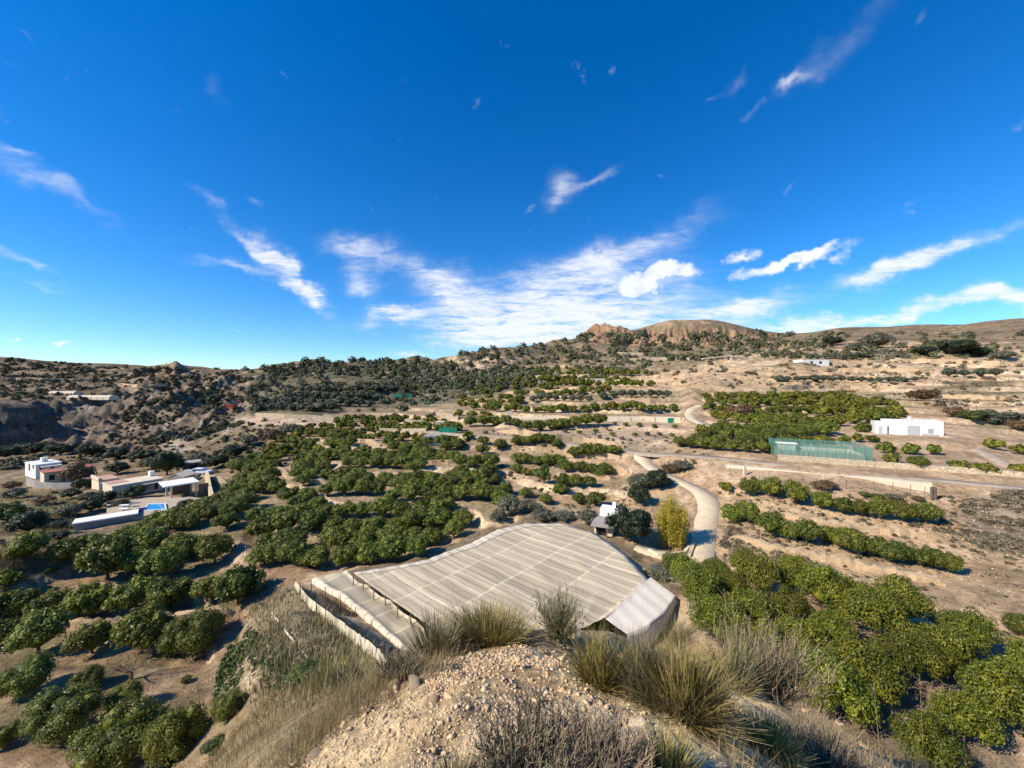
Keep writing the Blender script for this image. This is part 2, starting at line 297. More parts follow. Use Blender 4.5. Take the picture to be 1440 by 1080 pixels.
def stone_mat(name, c1, c2, scale=3.0, mortar=.35):
    m, nt, N = newmat(name); L = nt.links.new; tc = N('ShaderNodeTexCoord')
    v = N('ShaderNodeTexVoronoi', i_Scale=scale); v.feature = 'F1'; L(tc.outputs['Object'], v.inputs['Vector'])
    e = N('ShaderNodeTexVoronoi', i_Scale=scale); e.feature = 'DISTANCE_TO_EDGE'; L(tc.outputs['Object'], e.inputs['Vector'])
    sep = N('ShaderNodeSeparateColor'); L(v.outputs['Color'], sep.inputs[0])
    x = mix_rgb(N, L, 'MIX', sep.outputs[0], c1, c2)
    r = ramp(N, [(.0,g(mortar)),(.06,g(1))]); L(e.outputs[0], r.inputs[0]); x = mix_rgb(N, L, 'MULTIPLY', 1.0, x, r.outputs[0])
    bs = N('ShaderNodeBsdfPrincipled', i_Roughness=.95); L(x, bs.inputs['Base Color'])
    b = N('ShaderNodeBump', i_Strength=.7, i_Distance=.05); L(r.outputs[0], b.inputs['Height']); L(b.outputs[0], bs.inputs['Normal'])
    o = N('ShaderNodeOutputMaterial'); L(bs.outputs[0], o.inputs[0]); return m
def leaf_mat(name, cols, trans=.22, rough=.5, spec=.35, objvar=.3, tint=False, tcol=None, clump=1.6):
    """foliage: colour per leaf (random per island) x clump noise x object random, some light through the leaf"""
    m, nt, N = newmat(name); L = nt.links.new
    geo = N('ShaderNodeNewGeometry'); oi = N('ShaderNodeObjectInfo'); tc = N('ShaderNodeTexCoord')
    n = N('ShaderNodeTexNoise', i_Scale=clump, i_Detail=3); L(tc.outputs['Object'], n.inputs['Vector'])
    ad = N('ShaderNodeMath', operation='MULTIPLY_ADD', n1=.55); L(geo.outputs['Random Per Island'], ad.inputs[0])
    a2 = N('ShaderNodeMath', operation='MULTIPLY_ADD', n1=.9, n2=-.25); L(n.outputs[0], a2.inputs[0]); L(a2.outputs[0], ad.inputs[2])
    r = ramp(N, [(i/(len(cols)-1), c) for i, c in enumerate(cols)]); L(ad.outputs[0], r.inputs[0]); x = r.outputs[0]
    if tint:
        at = N('ShaderNodeAttribute', attribute_name='tint'); x = mix_rgb(N, L, 'MULTIPLY', 1.0, x, at.outputs['Color'])
    else:
        hs = N('ShaderNodeHueSaturation')
        h = N('ShaderNodeMapRange', n1=0, n2=1, n3=.485, n4=.515); L(oi.outputs['Random'], h.inputs[0]); L(h.outputs[0], hs.inputs['Hue'])
        mu = N('ShaderNodeMath', operation='MULTIPLY', n1=7.13); L(oi.outputs['Random'], mu.inputs[0]); fr = N('ShaderNodeMath', operation='FRACT'); L(mu.outputs[0], fr.inputs[0])
        v = N('ShaderNodeMapRange', n1=0, n2=1, n3=1-objvar, n4=1+objvar*.8); L(fr.outputs[0], v.inputs[0]); L(v.outputs[0], hs.inputs['Value']); L(x, hs.inputs['Color']); x = hs.outputs[0]
    bs = N('ShaderNodeBsdfPrincipled', i_Roughness=rough); bs.inputs['Specular IOR Level'].default_value = spec; L(x, bs.inputs['Base Color'])
    o = N('ShaderNodeOutputMaterial')
    if trans > 0:
        tr = N('ShaderNodeBsdfTranslucent'); L(mix_rgb(N, L, 'MULTIPLY', 1.0, x, tcol or (1.3,1.5,.6)), tr.inputs[0])
        mx = N('ShaderNodeMixShader', n0=trans); L(bs.outputs[0], mx.inputs[1]); L(tr.outputs[0], mx.inputs[2]); L(mx.outputs[0], o.inputs[0])
    else: L(bs.outputs[0], o.inputs[0])
    return m
def net_mat(name, col, opac=(.72,.93), fine=(.62,0), seam=(4.2,4.6), streak=.25):
    """woven netting: partly see-through, strips (u), seams (v), from a UV map in metres"""
    m, nt, N = newmat(name); L = nt.links.new; uv = N('ShaderNodeUVMap', uv_map='UVMap'); sp = N('ShaderNodeSeparateXYZ'); L(uv.outputs[0], sp.inputs[0])
    nz = N('ShaderNodeTexNoise', i_Scale=.55, i_Detail=5, i_Roughness=.6); L(uv.outputs[0], nz.inputs['Vector'])
    def M(op, *v):
        n = N('ShaderNodeMath', operation=op)
        for i, q in enumerate(v):
            if hasattr(q, 'is_linked'): L(q, n.inputs[i])
            else: n.inputs[i].default_value = q
        return n.outputs[0]
    wob = M('MULTIPLY_ADD', nz.outputs[0], .5, -.25)
    def line(ax, period, width, w=1.0):
        f = M('FRACT', M('DIVIDE', M('MULTIPLY_ADD', wob, w, sp.outputs[ax]), period)); return M('LESS_THAN', M('ABSOLUTE', M('SUBTRACT', f, .5)), width)
    lf = line(0, fine[0], .10); ls = line(1, seam[0], .028); ls2 = line(0, seam[1], .02)
    cell = N('ShaderNodeTexWhiteNoise', noise_dimensions='2D'); cv = N('ShaderNodeCombineXYZ')
    L(M('FLOOR', M('DIVIDE', sp.outputs[0], fine[0]*1.0)), cv.inputs[0]); L(M('FLOOR', M('MULTIPLY_ADD', sp.outputs[1], 1/seam[0], .5)), cv.inputs[1]); L(cv.outputs[0], cell.inputs['Vector'])
    st = N('ShaderNodeTexNoise', i_Scale=1.0, i_Detail=4); mp = N('ShaderNodeMapping'); mp.inputs['Scale'].default_value = (3.5,.35,1); L(uv.outputs[0], mp.inputs[0]); L(mp.outputs[0], st.inputs['Vector'])
    val = M('ADD', M('MULTIPLY', cell.outputs[0], .16), M('MULTIPLY_ADD', st.outputs[0], streak*1.5, .92-streak*.75-.08))
    val = M('ADD', val, M('MULTIPLY', M('MAXIMUM', ls, ls2), .11)); val = M('SUBTRACT', val, M('MULTIPLY', lf, .26))
    cc = N('ShaderNodeCombineColor'); [L(val, cc.inputs[i]) for i in range(3)]
    x = mix_rgb(N, L, 'MULTIPLY', 1.0, col, cc.outputs[0])
    d = N('ShaderNodeBsdfDiffuse'); L(x, d.inputs[0]); t = N('ShaderNodeBsdfTranslucent'); L(x, t.inputs[0]); tp = N('ShaderNodeBsdfTransparent')
    m1 = N('ShaderNodeMixShader', n0=.25); L(d.outputs[0], m1.inputs[1]); L(t.outputs[0], m1.inputs[2])
    fac = M('MINIMUM', .98, M('ADD', M('MULTIPLY_ADD', cell.outputs[0], opac[1]-opac[0], opac[0]), M('MULTIPLY', M('MAXIMUM', ls, ls2), .25)))
    m2 = N('ShaderNodeMixShader'); L(fac, m2.inputs[0]); L(tp.outputs[0], m2.inputs[1]); L(m1.outputs[0], m2.inputs[2])
    o = N('ShaderNodeOutputMaterial'); L(m2.outputs[0], o.inputs[0]); return m
MT = dict(
 soil=ground_mat(),
 asphalt=plain('worn_asphalt', (.37,.30,.225), .95, .25, .6, bump=.02), concrete_track=plain('pale_track', (.64,.52,.35), .95, .22, .5, bump=.03, stain=(.42,.34,.24)), dirt=plain('dirt_track', (.45,.34,.235), .95, .25, .8, bump=.04, stain=(.52,.42,.30)),
 white=plain('white_render', (.80,.79,.76), .8, .06, .8), cream=plain('cream_render', (.68,.58,.43), .85, .14, .9, stain=(.52,.43,.32)), greyr=plain('grey_render', (.36,.33,.30), .9, .2, .8), yellowish=plain('yellow_render', (.62,.52,.30), .9, .15, .7, stain=(.50,.42,.28)),
 pinkr=plain('pink_tiles', (.50,.31,.23), .85, .15, 2), redtile=plain('red_roof', (.40,.15,.10), .8, .2, 3), dark=plain('dark_opening', (.03,.03,.032), .5, .1, 1), glass=plain('window_glass', (.05,.06,.07), .12, .1, 1, spec=.6), shutter=plain('grey_shutter', (.42,.45,.48), .6, .08, 3), brownwall=plain('brown_wall', (.22,.14,.10), .9, .2, 1),
 whitemetal=plain('white_metal', (.78,.79,.78), .45, .05, 1), greymetal=plain('grey_metal', (.33,.33,.32), .5, .15, 2, metal=.6), darkmetal=plain('dark_metal', (.06,.06,.06), .5, .2, 2), wood=plain('weathered_wood', (.20,.155,.11), .9, .3, 4, bump=.01), bark=plain('bark', (.13,.10,.075), .95, .3, 8, bump=.02), palewood=plain('pale_dead_wood', (.20,.13,.10), .95, .3, 8),
 stonewall=stone_mat('cream_stone', (.60,.50,.33), (.50,.40,.27), 2.6), drystone=stone_mat('dry_stone', (.50,.40,.28), (.36,.29,.21), 2.2, .25), channel=plain('channel_concrete', (.66,.58,.43), .9, .18, .5, stain=(.5,.42,.3)), greenpaint=plain('pale_green_paint', (.45,.58,.42), .8, .15, 1),
 water=plain('pool_water', (.02,.27,.55), .05, .05, 1, spec=.5), poolblue=plain('pool_wall', (.10,.14,.40), .6, .1, 1), tank_water=plain('tank_water', (.10,.20,.17), .06, .1, 1, spec=.5), deck=plain('pool_deck', (.45,.37,.27), .9, .15, 1), yellow=plain('yellow_paint', (.75,.70,.18), .6, .1, 1), red=plain('red_paint', (.36,.07,.04), .7, .15, 1),
 car=plain('car_paint', (.75,.76,.77), .3, .03, 1, spec=.5), rubber=plain('rubber', (.03,.03,.03), .9, .1, 1),
 bank=plain('bank_soil', (.56,.41,.25), .95, .3, .9, bump=.12, stain=(.36,.26,.16)), rock=plain('tan_rock', (.50,.38,.24), .95, .25, 6, bump=.02, stain=(.40,.22,.13)), gravel=None)
MT['net'] = net_mat('beige_netting', (.80,.68,.475), (.80,.94), (.62,0), (4.2,4.6), .24)
MT['net2'] = net_mat('thin_netting', (.76,.68,.50), (.66,.80), (1.4,0), (2.6,1.4), .12)
MT['hem'] = net_mat('netting_hem', (.84,.75,.58), (.95,.98), (1.0,0), (9,5), .12)
MT['sheet'] = net_mat('white_sheet', (.88,.81,.68), (.95,.98), (30,0), (40,50), .06)
MT['fencenet'] = net_mat('windbreak_netting', (.80,.71,.52), (.88,.95), (1.9,0), (9,7), .2)
MT['greennet'] = net_mat('green_netting', (.17,.37,.30), (.52,.66), (1.2,0), (6,6), .3)
MT['greennet2'] = net_mat('bright_green_netting', (.03,.34,.20), (.85,.95), (1.2,0), (6,6), .4)
OG = [(.034,.050,.008),(.082,.104,.014),(.165,.178,.023),(.29,.265,.04)]
MT['orange'] = leaf_mat('orange_leaf', OG, .16, .5, .3)
MT['orange_far'] = leaf_mat('orange_leaf_far', OG, .12, .6, .2, tint=True)
MT['lemon'] = leaf_mat('lemon_leaf', [(.030,.048,.007),(.085,.108,.012),(.19,.195,.02),(.46,.39,.045)], .2, .5, .3)
MT['olive'] = leaf_mat('olive_leaf', [(.05,.06,.035),(.085,.098,.06),(.13,.14,.09)], .1, .6, .25, .2)
MT['dark_leaf'] = leaf_mat('dark_leaf', [(.014,.022,.009),(.028,.042,.014),(.05,.065,.022)], .12)
MT['bamboo'] = leaf_mat('bamboo_leaf', [(.22,.26,.03),(.52,.47,.05),(.85,.68,.09)], .35, tcol=(1.2,1.2,.6), clump=.6)
MT['brown_leaf'] = leaf_mat('brown_leaf', [(.08,.05,.025),(.14,.085,.04),(.20,.13,.06)], .15, tcol=(1.2,1,.7))
MT['bright_leaf'] = leaf_mat('bright_leaf', [(.05,.075,.015),(.10,.13,.025),(.18,.19,.04)], .22)
MT['grey_leaf'] = leaf_mat('grey_leaf', [(.07,.075,.045),(.12,.12,.075),(.18,.17,.11)], .1)
MT['scrub'] = leaf_mat('scrub_leaf', [(.6,.6,.6),(.9,.9,.9),(1.3,1.3,1.3)], .0, .8, .1, tint=True)
MT['twig'] = leaf_mat('grey_twigs', [(.14,.11,.07),(.24,.19,.12),(.38,.31,.20)], 0, .9, .1, .2)
MT['straw'] = leaf_mat('straw', [(.22,.175,.085),(.36,.29,.15),(.50,.43,.27)], .2, .8, .1, .15, tcol=(1.1,1,.7))
MT['esparto'] = leaf_mat('esparto_blades', [(.10,.10,.025),(.22,.195,.05),(.40,.33,.12),(.58,.48,.26)], .2, .7, .15, .15, tcol=(1.1,1.1,.6), clump=4)
MT['esparto2'] = leaf_mat('greygreen_blades', [(.10,.10,.042),(.19,.175,.08),(.32,.28,.155),(.46,.39,.25)], .15, .7, .15, .15, tcol=(1.1,1.1,.6), clump=4)
MT['pebble'] = leaf_mat('gravel_stone', [(.42,.30,.17),(.64,.49,.28),(.78,.65,.44)], 0, .95, .1, .1, clump=1.0)
# ------------------------------------------------------------------ mesh building
def mesh_np(name, verts, faces, mat, tint=None, uv=None, smooth=False):
    verts = np.asarray(verts, np.float32); me = bpy.data.meshes.new(name)
    faces = [np.asarray(f, np.int32) for f in faces if len(f)]
    tot = np.concatenate([np.full(len(f), f.shape[1], np.int32) for f in faces]); lp = np.concatenate([f.ravel() for f in faces])
    me.vertices.add(len(verts)); me.vertices.foreach_set('co', verts.ravel())
    me.loops.add(len(lp)); me.loops.foreach_set('vertex_index', lp)
    me.polygons.add(len(tot)); me.polygons.foreach_set('loop_start', np.concatenate([[0], np.cumsum(tot)[:-1]]).astype(np.int32)); me.polygons.foreach_set('loop_total', tot)
    if smooth: me.polygons.foreach_set('use_smooth', np.ones(len(tot), bool))
    if tint is not None:
        a = me.attributes.new('tint', 'FLOAT_COLOR', 'POINT'); a.data.foreach_set('color', np.concatenate([tint, np.ones((len(tint),1))], 1).astype(np.float32).ravel())
    if uv is not None:
        l = me.uv_layers.new(name='UVMap'); l.data.foreach_set('uv', np.asarray(uv, np.float32)[lp].ravel())
    me.update(calc_edges=True); me.materials.append(mat); return me
def link(name, me, parent=None, loc=None):
    o = bpy.data.objects.new(name, me); COL.objects.link(o)
    if parent: o.parent = parent
    if loc is not None: o.location = loc
    return o
def tag(o, label, cat=None, group=None, kind=None):
    o['label'] = label
    if cat: o['category'] = cat
    if group: o['group'] = group
    if kind: o['kind'] = kind
    return o
def thing(name, label, cat, loc, group=None, rz=0):
    o = bpy.data.objects.new(name, None); COL.objects.link(o); o.location = loc; o.rotation_euler = (0,0,rz); o.empty_display_size = .2
    return tag(o, label, cat, group)
class MB:
    def __init__(s): s.v = []; s.f = []
    def box(s, fr, a0, a1, b0, b1, c0, c1):
        n = len(s.v); s.v += [fr(a,b,c) for c in (c0,c1) for b in (b0,b1) for a in (a0,a1)]
        s.f += [tuple(n+i for i in q) for q in ((0,2,3,1),(4,5,7,6),(0,1,5,4),(2,6,7,3),(0,4,6,2),(1,3,7,5))]; return s
    def poly(s, pts):
        n = len(s.v); s.v += [Vector(p) for p in pts]; s.f.append(tuple(range(n, n+len(pts)))); return s
    def prism(s, pts, dz):
        """flat outline in 3-D extruded up by dz"""
        n = len(s.v); k = len(pts); s.v += [Vector(p) for p in pts]+[Vector(p)+Vector((0,0,dz)) for p in pts]
        s.f += [tuple(range(n+k-1, n-1, -1)), tuple(range(n+k, n+2*k))]+[(n+i, n+(i+1)%k, n+k+(i+1)%k, n+k+i) for i in range(k)]; return s
    def tube(s, pts, r, n=6):
        pts = [Vector(p) for p in pts]; rs = r if isinstance(r, (list,tuple)) else [r]*len(pts); b = len(s.v)
        for i, p in enumerate(pts):
            t = (pts[min(i+1,len(pts)-1)]-pts[max(i-1,0)]).normalized(); x = t.orthogonal().normalized(); y = t.cross(x)
            s.v += [p+(x*math.cos(k*2*math.pi/n)+y*math.sin(k*2*math.pi/n))*rs[i] for k in range(n)]
        for i in range(len(pts)-1):
            s.f += [(b+i*n+k, b+i*n+(k+1)%n, b+(i+1)*n+(k+1)%n, b+(i+1)*n+k) for k in range(n)]
        s.f += [tuple(b+k for k in range(n))[::-1], tuple(b+(len(pts)-1)*n+k for k in range(n))]; return s
    def build(s, name, mat, parent=None, loc=None, smooth=False):
        off = Vector((0,0,0)); p = parent
        while p: off += p.location; p = p.parent
        if loc is not None: off += Vector(loc)
        me = bpy.data.meshes.new(name); me.from_pydata([tuple(v-off) for v in s.v], [], s.f); me.materials.append(MT[mat] if isinstance(mat, str) else mat)
        if smooth: me.polygons.foreach_set('use_smooth', [True]*len(me.polygons))
        return link(name, me, parent, loc)
def frame(A, B):
    A = Vector(A); B = Vector(B); u = Vector((B.x-A.x, B.y-A.y, 0)); ln = u.length; u.normalize(); v = Vector((-u.y, u.x, 0))
    if v.dot(Vector((A.x, A.y, 0))) < 0: v = -v
    return (lambda a, b, c: A+u*a+v*b+Vector((0,0,c))), ln
# ------------------------------------------------------------------ terrain mesh
def grid_faces(na, nr):
    i, j = np.meshgrid(np.arange(na-1), np.arange(nr-1), indexing='ij'); a = i*nr+j
    return np.stack([a, a+1, a+nr+1, a+nr], -1).reshape(-1,4)
tv = np.stack([X, Y, Z], -1).reshape(-1,3); tv = np.concatenate([tv, [[0,0,Hz(0,.31)]]])
ci = np.arange(NA-1)*NR
tme = mesh_np('ground', tv, [grid_faces(NA, NR), np.stack([np.full(NA-1, len(tv)-1), ci, ci+NR], 1)], MT['soil'], smooth=True)
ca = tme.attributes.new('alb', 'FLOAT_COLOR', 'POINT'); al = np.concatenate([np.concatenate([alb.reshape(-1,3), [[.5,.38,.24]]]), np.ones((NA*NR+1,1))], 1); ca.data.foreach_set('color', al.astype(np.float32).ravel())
tag(link('terrain', tme), 'tan stony hillside with terraces falling into a cultivated valley', 'terrain', kind='structure')
def ribbon(name, key, mat, label, lift=.05):
    l, w = ROADS[key]; t = np.gradient(l[:,:2], axis=0); t /= np.linalg.norm(t, axis=1)[:,None]; nrm = np.stack([-t[:,1], t[:,0]], 1)
    n = len(l); e1 = fbm(np.arange(n)*.11, np.zeros(n), 3, 7)*.3; e2 = fbm(np.arange(n)*.11, np.zeros(n)+9, 3, 8)*.3; V = []
    for k, (s, h) in enumerate(((-1,-.4),(-.85,lift),(0,lift+.03),(.85,lift),(1,-.4))):
        off = s*w/2+(e1 if s < 0 else e2)*(abs(s) > .5); V.append(np.concatenate([l[:,:2]+nrm*off[:,None] if hasattr(off,'__len__') else l[:,:2]+nrm*off, (l[:,2]+h)[:,None]], 1))
    V = np.stack(V, 1).reshape(-1,3)
    tag(link(name, mesh_np(name, V, [grid_faces(n, 5)], MT[mat], smooth=True)), label, 'road', kind='structure')
ribbon('road', 'country_road', 'asphalt', 'worn grey country road running along the hillside terrace')
ribbon('farm_road', 'farm_track', 'concrete_track', 'pale winding farm track going down beside the bamboo', .07)
ribbon('driveway', 'house_drive', 'concrete_track', 'pale short drive turning off behind the bamboo bed', .09)
ribbon('orchard_path', 'orchard_track', 'concrete_track', 'pale bend of dirt track above the right orchard')
ribbon('dirt_path', 'dirt_track', 'dirt', 'faint dirt track below the white house')
# ------------------------------------------------------------------ camera, sun, sky
cam = bpy.data.cameras.new('camera'); co = bpy.data.objects.new('camera', cam); COL.objects.link(co)
cam.sensor_width = 36; cam.lens = 36*F/1440; cam.clip_start = .05; cam.clip_end = 6000; co.rotation_euler = (math.pi/2, 0, 0); sc.camera = co
SUN_EL, SUN_AZ = math.radians(38), math.radians(-114)
sv = Vector((math.sin(SUN_AZ)*math.cos(SUN_EL), math.cos(SUN_AZ)*math.cos(SUN_EL), math.sin(SUN_EL)))
sl = bpy.data.lights.new('sun', 'SUN'); sl.energy = 5.0; sl.angle = math.radians(.53); sl.color = (1,.89,.73); so = bpy.data.objects.new('sun', sl); COL.objects.link(so); so.rotation_euler = (-sv).to_track_quat('-Z','Y').to_euler()
def build_sky():
    w = bpy.data.worlds.new('World'); sc.world = w; w.use_nodes = True; nt = w.node_tree; nt.nodes.clear(); L = nt.links.new
    N = lambda t, **k: _node(nt, t, k)
    def M(op, *v):
        n = N('ShaderNodeMath', operation=op)
        for i, q in enumerate(v):
            if hasattr(q, 'is_linked'): L(q, n.inputs[i])
            else: n.inputs[i].default_value = q
        return n.outputs[0]
    sky = N('ShaderNodeTexSky'); sky.sky_type = 'NISHITA'; sky.sun_disc = False; sky.sun_elevation = SUN_EL; sky.sun_rotation = SUN_AZ % (2*math.pi)
    sky.altitude = 300; sky.air_density = 1.0; sky.dust_density = .0; sky.ozone_density = 4.0
    hs = N('ShaderNodeHueSaturation'); hs.inputs['Hue'].default_value = SKY_H; hs.inputs['Saturation'].default_value = SKY_S; hs.inputs['Value'].default_value = SKY_V; L(mix_rgb(N, L, 'MULTIPLY', 1.0, sky.outputs[0], (.80,.95,1.06)), hs.inputs['Color'])
    tc = N('ShaderNodeTexCoord'); d = tc.outputs['Generated']; sp = N('ShaderNodeSeparateXYZ'); L(d, sp.inputs[0])
    # texture laid on a high flat cloud layer: position = direction / height
    iz = M('DIVIDE', 1.0, M('ADD', M('MAXIMUM', sp.outputs[2], 0.0), .13)); pl = N('ShaderNodeVectorMath', operation='SCALE'); L(d, pl.inputs[0]); L(iz, pl.inputs[3])
    mp = N('ShaderNodeMapping'); mp.inputs['Rotation'].default_value = (0,0,math.radians(25)); mp.inputs['Scale'].default_value = (1.0,1.7,1); L(pl.outputs[0], mp.inputs[0])
    wn = N('ShaderNodeTexNoise', i_Scale=3.2, i_Detail=9, i_Roughness=.57, i_Distortion=.6); L(mp.outputs[0], wn.inputs['Vector'])
    fn = N('ShaderNodeTexNoise', i_Scale=14, i_Detail=8, i_Roughness=.6, i_Distortion=.3); L(mp.outputs[0], fn.inputs['Vector'])
    pn = N('ShaderNodeTexNoise', i_Scale=20, i_Detail=8, i_Roughness=.6); L(d, pn.inputs['Vector'])
    dn = N('ShaderNodeTexNoise', i_Scale=9, i_Detail=4, i_Roughness=.6); L(d, dn.inputs['Vector'])
    dv = N('ShaderNodeVectorMath', operation='SUBTRACT'); L(dn.outputs['Color'], dv.inputs[0]); dv.inputs[1].default_value = (.5,.5,.5)
    ds = N('ShaderNodeVectorMath', operation='SCALE'); L(dv.outputs[0], ds.inputs[0]); ds.inputs[3].default_value = .11
    dd = N('ShaderNodeVectorMath', operation='ADD'); L(d, dd.inputs[0]); L(ds.outputs[0], dd.inputs[1]); dw = dd.outputs[0]
    def patch(px, py, wx, wy, rise, s):
        c = Vector((px-CX, F, CY-py)).normalized(); k = c.y/F*c.y*1.0
        a = c.cross(Vector((0,0,1))).normalized(); b = a.cross(c).normalized(); t = math.radians(rise)
        sc_ = 1/ (Vector((px-CX, F, CY-py)).length); 
        a2 = (a*math.cos(t)+b*math.sin(t)); b2 = (b*math.cos(t)-a*math.sin(t)); out = []
        for ax, wd in ((a2,wx),(b2,wy)):
            n = N('ShaderNodeVectorMath', operation='DOT_PRODUCT'); n.inputs[1].default_value = ax/(wd*sc_); L(dw, n.inputs[0]); out.append(n.outputs['Value'])
        q = M('MULTIPLY_ADD', out[0], out[0], M('MULTIPLY', out[1], out[1]))
        return M('MULTIPLY', M('EXPONENT', M('MULTIPLY', q, -1.0)), s)
    def total(lst):
        acc = None
        for p in lst:
            v = patch(*p); acc = v if acc is None else M('ADD', acc, v)
        return acc
    cir = total(CIRRUS); puf = total(PUFFS)
    tex = M('MULTIPLY_ADD', wn.outputs[0], .70, M('MULTIPLY', fn.outputs[0], .30))
    mr = N('ShaderNodeMapRange', interpolation_type='SMOOTHSTEP', n1=.04, n2=.98, n3=0, n4=.88); L(M('MULTIPLY', cir, M('MAXIMUM', M('MULTIPLY_ADD', M('SUBTRACT', tex, .5), 2.7, .70), 0.0)), mr.inputs[0])
    ca_ = M('MULTIPLY', mr.outputs[0], M('MINIMUM', M('MULTIPLY_ADD', cir, 1.6, -.22), 1.0))
    pr = N('ShaderNodeMapRange', interpolation_type='SMOOTHSTEP', n1=.30, n2=1.05, n3=0, n4=.93); L(M('MULTIPLY_ADD', M('SUBTRACT', pn.outputs[0], .5), 2.0, M('MINIMUM', puf, 1.0)), pr.inputs[0])
    fac = M('MAXIMUM', ca_, pr.outputs[0])
    col = N('ShaderNodeMix', data_type='RGBA'); L(fac, col.inputs[0]); L(hs.outputs[0], col.inputs[6]); col.inputs[7].default_value = (CLOUD*.97, CLOUD*.985, CLOUD, 1)
    bg = N('ShaderNodeBackground'); bg.inputs[1].default_value = SKY_STR; L(col.outputs[2], bg.inputs[0]); o = N('ShaderNodeOutputWorld'); L(bg.outputs[0], o.inputs[0])
SKY_H, SKY_S, SKY_V, SKY_STR, CLOUD = .506, 1.25, 1.0, .13, 6.1
CIRRUS = [(790,405,185,50,6,.72),(900,345,130,22,18,.50),(700,470,110,28,4,.8),(860,450,170,36,3,.75),(615,395,75,34,-25,.68),(495,350,55,24,-8,.72),(505,398,30,20,-30,.62),(545,446,48,13,6,.7),(570,497,36,5,-5,.5),
 (348,334,36,13,-38,.60),(330,377,66,9,-4,.64),(418,388,60,13,-48,.62),(385,368,28,12,-30,.45),(440,412,30,14,-40,.7),(60,258,85,18,-22,.58),(18,216,24,6,-5,.5),(22,380,48,11,-22,.64),(40,408,50,5,-12,.4),(290,275,24,13,-20,.55),(342,278,11,8,-20,.45),(310,124,20,22,-40,.33),(58,52,18,6,-20,.4),(22,90,18,5,-20,.4),(0,165,16,20,0,.45),
 (790,262,34,30,-20,.58),(850,248,42,9,22,.52),(780,290,24,14,20,.5),(740,297,9,5,20,.4),(937,246,8,4,0,.4),(1340,352,120,18,16,.54),(1270,365,60,16,10,.6),(1215,382,45,12,12,.5),(1050,437,58,15,5,.72),(1150,455,90,12,6,.62),(1290,440,170,13,7,.66),(1420,425,80,11,6,.66),(960,470,120,14,2,.5),
 (1150,85,60,26,20,.26),(1220,25,90,24,20,.24),(1050,160,22,7,20,.45),(1035,116,18,11,30,.42),(1105,115,22,6,8,.45),(1300,20,14,8,40,.4),(1000,142,14,6,10,.38),(280,213,10,4,-10,.38)]
PUFFS = [(925,395,46,14,2,1.0),(900,400,34,8,10,.8),(940,385,22,14,0,.8),(1085,378,48,10,4,1.0),(1130,366,42,9,12,.9),(1046,357,28,8,-4,.75),(76,488,18,6,0,.9),(5,479,10,3,0,.7),(335,461,10,2.5,0,.6)]
build_sky()
sc.view_settings.view_transform = 'Standard'; sc.view_settings.look = 'None'; sc.view_settings.gamma = 1; sc.view_settings.exposure = 0.42
sc.cycles.use_denoising = True; sc.cycles.max_bounces = 6; sc.cycles.diffuse_bounces = 2; sc.cycles.glossy_bounces = 2; sc.cycles.transparent_max_bounces = 16; sc.cycles.transmission_bounces = 2; sc.cycles.caustics_reflective = False; sc.cycles.caustics_refractive = False
# ------------------------------------------------------------------ foliage shapes
def ico(sub):
    bm = bmesh.new(); bmesh.ops.create_icosphere(bm, subdivisions=sub, radius=1); v = np.array([tuple(x.co) for x in bm.verts]); f = np.array([[x.index for x in q.verts] for q in bm.faces]); bm.free(); return v, f
ICO1, ICO2 = ico(1), ico(2)
def unit(v): return v/np.maximum(np.linalg.norm(v, axis=-1, keepdims=True), 1e-9)
def leaf_quads(c, n, L, Wd, rng):
    """diamond leaves at c facing n"""
    k = len(c); t = unit(np.cross(n, rng.normal(size=(k,3)))); b = np.cross(n, t); L = L[:,None]; Wd = Wd[:,None]
    v = np.stack([c-t*L, c+b*Wd-n*L*.12, c+t*L, c-b*Wd-n*L*.12], 1).reshape(-1,3)
    return v, np.arange(4*k).reshape(-1,4)
def lumps(rng, k, ht, spread=1.0, low=.18):
    d = unit(rng.normal(size=(k,3))); d[:,2] = np.abs(d[:,2])*1.1-low; d = unit(d); rad = rng.uniform(.25,.44,k)
    c = d*(1-rad[:,None]*.8)*np.array([1,1,1])*rng.uniform(.72,1.16,(k,1)); c[:,2] = (c[:,2]*.5+.5)*ht; c[:,:2] *= spread
    return c, rad
def crown(seed, nleaf, size, ht=1.5, k=22, low=.2, asp=.45, core=.80, stray=.08, upbias=.35, cen=.56):
    """crown of unit radius, ht tall: leaf faces over many overlapping lumps with a lumpy core of the same leaves"""
    rng = np.random.default_rng(seed); c, rad = lumps(rng, k, ht*.92, 1.0, low)
    w = rad**2; idx = rng.choice(k, nleaf, p=w/w.sum()); d = unit(rng.normal(size=(nleaf,3))); d[:,2] += .25; d = unit(d)
    rr = rad[idx]*(.78+.30*rng.random(nleaf)+(rng.random(nleaf) < stray)*.22*rng.random(nleaf))
    p = c[idx]+d*rr[:,None]*np.array([1,1,.85])
    keep = p[:,2] > .06*ht; p, d = p[keep], d[keep]; m = len(p)
    n = unit(d+rng.normal(size=(m,3))*.55+np.array([0,0,upbias])); L = size*rng.uniform(.6,1.3,m)
    V, Q = leaf_quads(p, n, L, L*asp, rng); vs = [V]; fs4 = [Q]; fs3 = []; nv = len(V)
    for i in range(k):
        cv = ICO1[0]*rad[i]*core*rng.uniform(.8,1.05,(len(ICO1[0]),1))*np.array([1,1,.85])+c[i]; vs.append(cv); fs3.append(ICO1[1]+nv); nv += len(cv)
    cv = ICO1[0]*np.array([cen,cen,ht*.34*cen/.56])+np.array([0,0,ht*.46]); vs.append(cv); fs3.append(ICO1[1]+nv)
    v = np.concatenate(vs); v[:,2] = np.maximum(v[:,2], .03)
    return v, [np.concatenate(fs4), np.concatenate(fs3)]
